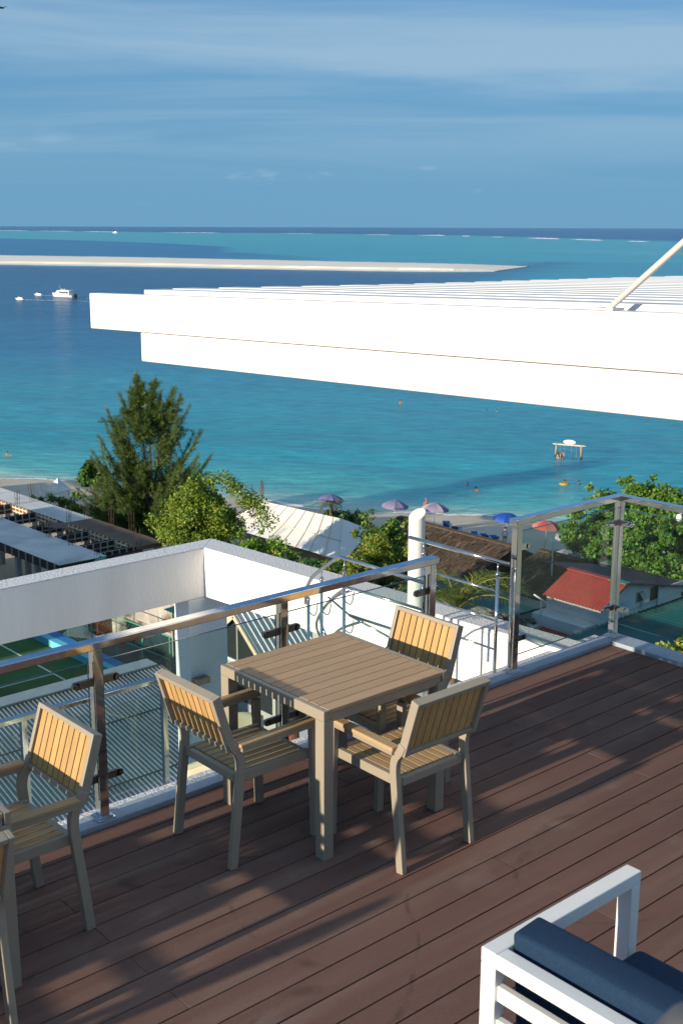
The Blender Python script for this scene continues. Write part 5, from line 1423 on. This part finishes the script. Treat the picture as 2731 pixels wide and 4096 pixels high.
# unseen blocks added to cast shade on the lanes, roofs and house walls
for (x0, x1, y0, y1, h, lab) in ((-6, 17, 47, 62, 5.6, 'pale block added for its shade left of the sports pitch, out of the picture'),
                                 (4, 26, 64, 84, 7.3, 'pale block added for its shade left of the building site, out of the picture'),
                                 (35.5, 37.5, 33.0, 42.5, 7.6, 'plain low block added for its shade, hidden behind the sunlit parapet'),
                                 (10, 31, 14.5, 30, 8.0, 'low pale block added for its shade below the right of the deck, hidden from view')):
    nb = thing('shade_block', lab, 'building', ((x0 + x1) / 2, (y0 + y1) / 2, GROUND))
    a, c = (x1 - x0) / 2, (y1 - y0) / 2
    B(-a, a, -c, c, 0, h).build('wall', 'mid_wall', nb); B(-a - .1, a + .1, -c - .1, c + .1, h + .002, h + .25).build('roof_slab', 'concrete', nb)
    for k in range(int(2 * a / 3.2)):
        for fl in range(int(h / 3)):
            B(-a + 1 + k * 3.2, -a + 2.4 + k * 3.2, -c - .04, -c - .005, 1 + fl * 3, 2.4 + fl * 3).build('window', 'boat_dark', nb)

# ================================================================== VEGETATION
def leaf_mesh(name, C0, D, Nn, size, width, cols, m, fold=.18):
    """C0 leaf bases (n,3), D long axis, Nn normals, size length; diamond leaves with a fold, colour per leaf"""
    n = len(C0)
    D = D / np.linalg.norm(D, axis=1, keepdims=True)
    Sd = np.cross(D, Nn); Sd /= (np.linalg.norm(Sd, axis=1, keepdims=True) + 1e-9)
    Nn = np.cross(Sd, D)
    L = size[:, None]; W = (size * width)[:, None]
    a = C0; t = C0 + D * L
    m1 = C0 + D * L * .42 + Sd * W / 2 + Nn * W * fold; m2 = C0 + D * L * .42 - Sd * W / 2 + Nn * W * fold
    V = np.stack([a, m1, t, m2], 1).reshape(-1, 3)
    idx = np.arange(n) * 4
    F = np.stack([np.stack([idx, idx + 1, idx + 2], 1), np.stack([idx, idx + 2, idx + 3], 1)], 1).reshape(-1, 3)
    me = bpy.data.meshes.new(name)
    me.vertices.add(len(V)); me.vertices.foreach_set('co', V.astype(np.float32).ravel())
    me.loops.add(F.size); me.loops.foreach_set('vertex_index', F.ravel().astype(np.int32))
    me.polygons.add(len(F)); me.polygons.foreach_set('loop_start', np.arange(0, F.size, 3, dtype=np.int32))
    me.polygons.foreach_set('loop_total', np.full(len(F), 3, dtype=np.int32)); me.update()
    ca = me.color_attributes.new('leaf', 'FLOAT_COLOR', 'POINT')
    cc = np.concatenate([np.repeat(cols, 4, 0), np.ones((n * 4, 1))], 1); ca.data.foreach_set('color', cc.astype(np.float32).ravel())
    me.materials.append(MATS[m])
    return me
def rdir(n):
    v = RNG.normal(size=(n, 3)); return v / np.linalg.norm(v, axis=1, keepdims=True)
def leaf_cols(n, base, yel=.08, var=.25, yc=(.30, .26, .03)):
    f = np.exp(RNG.normal(0, var, (n, 1))); c = np.array(base)[None] * f
    y = RNG.random((n, 1)) < yel; c = np.where(y, np.array(yc)[None] * f, c)
    hue = RNG.normal(0, .12, (n, 1)); c = c * np.concatenate([1 + hue, np.ones((n, 1)), 1 - hue * .5], 1)
    return np.clip(c, .003, .6)
def limb(mb, p, q, r0, r1, wob=.15, n=5):
    p, q = Vector(p), Vector(q); L = (q - p).length
    pts = [p.lerp(q, i / n) + (Vector((random.uniform(-1, 1), random.uniform(-1, 1), random.uniform(-.4, .4))) * wob * L * .18 if 0 < i < n else Vector()) for i in range(n + 1)]
    mb.tube([tuple(x) for x in pts], [r0 + (r1 - r0) * i / n for i in range(n + 1)], 7)
def broad_tree(name, label, base, crown, rad, nclump, per, leaf, base_col, yel=.08, var=.25, group=None, sparse=0.0, cr=.34, cat='tree', extra=None, droop=.3):
    """base trunk foot; crown centre; rad (rx,ry,rz). clumps sit near the crown's surface at uneven radii"""
    t = thing(name, label, cat, base, 0, group)
    bx = Vector(base); rel = Vector(crown) - bx
    d = rdir(nclump * 3); d = d[d[:, 2] > -.55][:nclump]
    rr = RNG.uniform(.45, 1.0, len(d)) ** .7
    ph = RNG.uniform(0, 6, 3)
    lump = 1 + .26 * np.sin(d[:, 0] * 3.1 + ph[0]) * np.cos(d[:, 1] * 3.7 + ph[1]) + .16 * np.sin(d[:, 2] * 5.3 + d[:, 0] * 4.4 + ph[2])
    shoot = RNG.random(len(d)) < .13
    rr = np.where(shoot, RNG.uniform(1.05, 1.32, len(d)), rr)
    cc = np.array(rel)[None] + d * rr[:, None] * lump[:, None] * np.array(rad)[None]
    if extra is not None: cc = np.concatenate([cc, np.array(extra) - np.array(base)[None]])
    mb = MB()
    tr0 = .035 * rel.length + .05
    mid = rel * .55; limb(mb, (0, 0, -.3), mid, tr0, tr0 * .7, .25)
    limb(mb, mid, rel + Vector((0, 0, rad[2] * .4)), tr0 * .7, .04, .3)
    for c in cc[::max(1, len(cc) // 22)]: limb(mb, mid + (rel - mid) * random.uniform(0, .6), tuple(c), tr0 * .35, .015, .4)
    mb.build('trunk', 'bark', t, smooth=True)
    Cs = []; Ns = []
    rc = cr * min(rad) * RNG.uniform(.55, 1.25, len(cc)); rc[:len(shoot)][shoot] *= .45
    few = np.ones(len(cc)); few[:len(shoot)][shoot] = .3
    for c, r_, fw_ in zip(cc, rc, few):
        k = int(per * fw_ * RNG.uniform(.6, 1.3) * (1 - sparse * RNG.random())) + 3
        q = rdir(k) * (RNG.random((k, 1)) ** .45) * r_ * np.array([1, 1, .75]); Cs.append(c + q); Ns.append(q / r_ + np.array([-.25, -.1, .55]))
    Cs = np.concatenate(Cs); Ns = np.concatenate(Ns) + rdir(len(Cs)) * .75; n = len(Cs)
    D = rdir(n) + np.array([0, 0, -droop]) + (Cs - np.array(rel)) / max(rad) * .5
    me = leaf_mesh('crown', Cs, D, Ns, RNG.uniform(.65, 1.25, n) * leaf, .85, leaf_cols(n, base_col, yel, var), 'leaf')
    link('crown', me, t)
    return t

GT = 'leafy trees between the terrace and the beach'
broad_tree('broadleaf_tree', 'tall bushy yellow green tree right of the needle tree, left of the tarp roof', (45.1, 66.1, GROUND), (45.1, 66.1, -16.9), (2.5, 2.5, 2.6), 150, 230, .16, (0.145, 0.225, 0.022), .08, .28, GT,
           extra=[(46.9 + .3 * k, 64.9 - .28 * k, -14.1 - .35 * k) for k in range(5)] + [(46.6, 65.2, -13.7), (46.0, 65.8, -13.9), (47.9, 64.1, -15.3), (48.3, 63.5, -15.9), (45.2, 66.4, -14.4), (48.5, 63.2, -16.6)])
broad_tree('broadleaf_tree', 'low bush with big leaves in front of the white gazebo tent', (48.2, 92.0, GROUND), (48.2, 91.2, -20.65), (1.9, 2.3, 1.15), 40, 60, .26, (0.093, 0.186, 0.028), .10, .28, GT)
broad_tree('broadleaf_tree', 'dark bush tucked against the left side of the needle tree', (50.5, 89.5, GROUND), (50.6, 89.2, -18.0), (1.5, 1.5, 1.2), 34, 70, .32, (0.062, 0.155, 0.025), .06, .25, GT)
broad_tree('broadleaf_tree', 'bright green tree left of the tarp roof front, rising behind the sunlit parapet', (40.0, 52.8, GROUND), (39.7, 52.9, -15.9), (1.7, 1.7, 1.4), 80, 120, .16, (0.116, 0.232, 0.022), .08, .25, GT,
           extra=[(40.6, 52.0, -14.5), (41.0, 51.7, -14.9), (41.4, 51.4, -15.4), (41.7, 51.2, -15.9)])
broad_tree('broadleaf_tree', 'dark glossy shrub in the middle of the hedge before the tarp roof', (40.2, 48.3, GROUND), (40.9, 49.0, -16.0), (1.5, 1.5, .9), 80, 200, .12, (0.050, 0.132, 0.031), .03, .25, GT)
broad_tree('broadleaf_tree', 'fine leaved olive green shrub with pink blossom, left of the tube pillar', (42.4, 47.8, GROUND), (42.3, 47.7, -15.95), (1.6, 1.6, 1.1), 100, 260, .11, (0.132, 0.194, 0.022), .15, .25, GT)
broad_tree('broadleaf_tree', 'fine leaved bright shrub right against the tube pillar', (45.2, 48.0, GROUND), (45.5, 47.8, -16.0), (1.8, 1.8, 1.5), 110, 260, .11, (0.132, 0.202, 0.019), .18, .25, GT)
broad_tree('broadleaf_tree', 'tall sparse shrub with round leaves left of the tube pillar, against the tarp roof', (46.6, 50.4, GROUND), (47.2, 49.9, -15.6), (1.2, 1.4, 1.4), 60, 70, .19, (0.085, 0.171, 0.028), .10, .3, GT, cr=.4,
           extra=[(46.9, 51.0, -13.9), (46.8, 51.1, -14.4), (46.5, 51.4, -14.9), (48.2, 49.0, -14.2), (48.5, 48.6, -14.7), (48.7, 48.4, -15.2)])
broad_tree('broadleaf_tree', 'large round leaved tree behind the glass at the right edge', (68.5, 47.2, GROUND), (68.9, 45.8, -18.1), (5.5, 5.5, 3.3), 320, 190, .24, (0.093, 0.202, 0.028), .07, .26, GT, cr=.22,
           extra=[(67.6, 46.4, -14.2), (67.4, 46.8, -14.5), (68.1, 45.7, -14.9), (66.3, 48.6, -15.2), (66.0, 49.0, -15.7), (69.3, 43.9, -15.1), (69.6, 43.3, -15.6), (65.2, 49.6, -16.2), (64.9, 50.0, -17.2)])
broad_tree('broadleaf_tree', 'small sunlit yellow green bush below the right railing corner', (25.6, 15.6, -14.0), (25.6, 15.6, -8.0), (1.15, 1.35, .7), 60, 150, .13, (0.178, 0.232, 0.025), .2, .25, GT)
broad_tree('broadleaf_tree', 'low green bush behind the tarp roof ridge by the beach', (61.2, 69.5, GROUND), (61.5, 69.3, -20.2), (1.9, 1.9, 1.2), 40, 70, .26, (0.054, 0.132, 0.028), .05, .25, GT)
# blossom on the olive shrub
bl_ = [o for o in COL.objects if o.get('label', '').startswith('fine leaved olive')][0]
mb = MB()
for k in range(5):
    c = Vector((random.uniform(-1.1, .9), random.uniform(-1.5, .6), 6.1 + random.uniform(-.6, .5)))
    for q in range(26):
        p = c + Vector((random.gauss(0, .16), random.gauss(0, .16), random.gauss(0, .14))); a = Vector((random.uniform(-.05, .05), random.uniform(-.05, .05), random.uniform(-.03, .05)))
        mb.add([tuple(p), tuple(p + Vector((.06, 0, .02)) + a), tuple(p + Vector((.05, .06, .03))), tuple(p + Vector((0, .06, 0)) - a)], [(0, 1, 2, 3)])
mat('blossom', (.62, .34, .36), .8); tag(mb.build('blossom', 'blossom', bl_), kind='stuff')

# --- casuarina: several leaders, rising branches, drooping needle sprays
def casuarina():
    base = Vector((51.9, 83.1, GROUND))
    t = thing('casuarina_tree', 'tall feathery dark green needle tree beside the building site', 'tree', base)
    mb = MB(); TP = []
    ax, dp = Vector((.762, -.648, 0)), Vector((.648, .762, 0))
    tips = [(298, 888), (324, 884), (293, 912), (328, 906), (342, 898), (364, 900), (382, 912), (406, 908), (304, 925), (333, 940), (283, 935), (356, 928), (310, 858), (352, 872), (395, 885), (425, 932), (272, 903), (243, 938), (237, 965), (222, 1000), (208, 1038), (452, 988), (472, 1043), (442, 1068),
            (195, 1100), (172, 1125), (468, 1105), (225, 1150), (300, 945), (340, 925), (370, 950), (405, 985), (290, 1010), (420, 1040), (250, 1060), (380, 1075), (320, 1060),
            (200, 1165), (260, 1130), (310, 1140), (360, 1150), (410, 1130), (450, 1150), (180, 1150), (240, 1190), (290, 1195), (340, 1200), (390, 1190), (430, 1180)]
    stems = []
    for (sx, sy) in ((310, 858), (345, 872), (392, 885), (262, 960)):
        tip = ax * ((sx - 330) / 27.4) + Vector((0, 0, 13.3 - (sy - 858) * .0356)); n = 14
        pts = [Vector((tip.x * (i / n) ** 1.5, tip.y * (i / n) ** 1.5, .2 + (tip.z - .2) * i / n)) + Vector((math.sin(i * 1.3) * .06, math.cos(i * 1.7) * .06, 0)) for i in range(n + 1)]
        mb.tube([tuple(p) for p in pts], [.16 * (1 - i / n) + .012 for i in range(n + 1)], 7); stems.append(pts)
        for i in range(3, n):
            for _ in range(17):
                g = pts[i].lerp(pts[i + 1], random.random()); k = 1 - i / n
                sd = Vector((random.gauss(0, 1), random.gauss(0, 1), random.gauss(.9, .4))).normalized() * random.uniform(.10, .20 + 1.0 * k); TP.append((g, g + sd))
    for (x, y) in tips:
        h = 13.3 - (y - 858) * .0356; a = (x - 330) / 27.4
        reps = 1 if h > 11.0 else (2 if h > 7 else 4)
        for r_ in range(reps):
            dd = 0 if r_ == 0 else random.uniform(-1, 1) * (3.0 if h < 7 else 1.6)
            sc = 1 if r_ == 0 else random.uniform(.55, .95)
            tip = ax * a * sc + dp * dd + Vector((0, 0, max(.6, h - (0 if r_ == 0 else random.uniform(0, 1.0)))))
            st_ = min(stems, key=lambda P_: min((p - tip).length for p in P_)); hb = max(.4, tip.z - (1.15 + .9 * abs(a * sc) + .5 * abs(dd)) * random.uniform(.8, 1.1))
            o = min(st_, key=lambda p: abs(p.z - hb)).copy(); L = (tip - o).length; m = 9
            bow = Vector((0, 0, -.10 * L))
            bp = [o.lerp(tip, j / m) + bow * math.sin(math.pi * j / m) for j in range(m + 1)]
            mb.tube([tuple(p) for p in bp], [.035 * (1 - j / m) + .007 for j in range(m + 1)], 5)
            def sprays(bp, m, L, dens, wid):
                for j in range(1, m + 1):
                    f = j / m; d = (bp[j] - bp[j - 1]).normalized()
                    for _ in range(int((8 + 3.6 * L) * dens * (1.25 - .35 * f))):
                        g = bp[j - 1].lerp(bp[j], random.random())
                        side = Vector((random.gauss(0, 1), random.gauss(0, 1), random.gauss(0, .6))).normalized()
                        sd = (side * (1.05 - .75 * f) + d * (.6 + .5 * f) + Vector((0, 0, -.18 + .2 * f))) * random.uniform(.25, .8) * (1.35 - .95 * f) * wid; TP.append((g, g + sd))
            sprays(bp, m, L, .75, 1.0)
            for q in range(5):
                j0 = random.randint(2, m - 2); g = bp[j0]; d = (bp[j0 + 1] - bp[j0]).normalized()
                sdv = Vector((random.gauss(0, 1), random.gauss(0, 1), random.gauss(0, .5))).normalized(); L2 = L * random.uniform(.22, .38)
                e2 = g + (d * .75 + sdv * .8).normalized() * L2; sb = [g.lerp(e2, k / 4) + Vector((0, 0, .08 * L2 * math.sin(math.pi * k / 4))) for k in range(5)]
                mb.tube([tuple(p) for p in sb], [.014, .011, .009, .006, .004], 4)
                sprays(sb, 4, L2, .55, .62)
    mb.build('trunk', 'bark', t, smooth=True)
    per = 15
    n = len(TP) * per
    A = np.array([tuple(a) for a, c in TP]); Bq = np.array([tuple(c) for a, c in TP])
    f = RNG.random((len(TP), per, 1)); base_p = A[:, None] + (Bq - A)[:, None] * f
    base_p = (base_p + RNG.normal(0, .05, base_p.shape)).reshape(-1, 3)
    ln_ = np.linalg.norm(Bq - A, axis=1, keepdims=True)
    D = np.repeat((Bq - A) / ln_, per, 0) + RNG.normal(0, .45, (n, 3)) + np.array([0, 0, -.25])
    cols = leaf_cols(n, (.090, .150, .036), .10, .25, (.20, .17, .04))
    tone = np.repeat(np.exp(RNG.normal(0, .30, (len(TP), 1))), per, 0); cols = np.clip(cols * tone, .004, .4)
    me = leaf_mesh('crown', base_p, D, rdir(n), RNG.uniform(.5, 1.0, n) * np.repeat(np.clip(.10 + .45 * ln_[:, 0], .12, .36), per), .13, cols, 'needle', 0)
    link('crown', me, t)
    return n
NEEDLES = casuarina()
print('needles', NEEDLES)

# --- palms
def palm(label, base, top, nf, flen, up_=.5, cols=(.115, .165, .018), seed=1, lw=.05):
    rnd = random.Random(seed)
    t = thing('palm_tree', label, 'palm', base)
    rel = Vector(top) - Vector(base)
    mb = MB(); mb.tube([tuple(rel * (i / 10) + Vector((math.sin(i * .35) * .1, 0, 0)) * (1 - i / 10)) for i in range(11)], [.16 - .006 * i for i in range(11)], 10)
    mb.build('trunk', 'bark', t, smooth=True)
    for k in range(nf):
        az = 2 * math.pi * k / nf * 1.0 + rnd.uniform(-.25, .25); el = up_ + rnd.uniform(-.55, .55)
        d = Vector((math.cos(az), math.sin(az), 0)); L = flen * rnd.uniform(.8, 1.1); m = 14; pts = []
        p = Vector(rel); a = el
        for i in range(m + 1):
            pts.append(p.copy()); p = p + (d * math.cos(a) + Vector((0, 0, math.sin(a)))) * L / m; a -= (1.5 + rnd.uniform(-.15, .15)) / m
        fr = MB(); fr.tube([tuple(q) for q in pts], [.022 * (1 - i / m) + .004 for i in range(m + 1)], 5)
        fo = fr.build('frond', 'frond_rib' if 'frond_rib' in MATS else 'bark', t, smooth=True)
        C0, D, Nn, sz = [], [], [], []
        for i in range(1, m):
            tg = (pts[i + 1] - pts[i - 1]).normalized(); sd = tg.cross(Vector((0, 0, 1))).normalized(); nrm = sd.cross(tg)
            for s in (-1, 1):
                for q in range(5):
                    f = rnd.random(); C0.append(tuple(pts[i].lerp(pts[i + 1], f) if i < m else pts[i]))
                    dd = tg * .65 + sd * s * .9 + nrm * .1 + Vector((0, 0, -.25)) + Vector((rnd.gauss(0, .08), rnd.gauss(0, .08), rnd.gauss(0, .08)))
                    D.append(tuple(dd)); Nn.append(tuple(nrm)); sz.append(L * .24 * (math.sin(math.pi * (i + f) / (m + 1.5)) ** .7) * rnd.uniform(.85, 1.1))
        n = len(C0)
        me = leaf_mesh('leaflets', np.array(C0), np.array(D), np.array(Nn), np.array(sz), lw, leaf_cols(n, cols, .12, .22), 'leaf', .3)
        link('leaflets', me, fo)
    return t
mat('frond_rib', (.20, .19, .05), .5)
palm('coconut palm with long arching fronds right of the tube pillar', (26.2, 24.7, GROUND), (26.3, 24.5, -8.75), 22, 2.5, .8, seed=5)
palm('small palm behind the ridge of the tarp roof', (60.3, 70.0, GROUND), (60.2, 69.8, -18.5), 12, 1.5, .6, cols=(.06, .075, .02), seed=9, lw=.08)
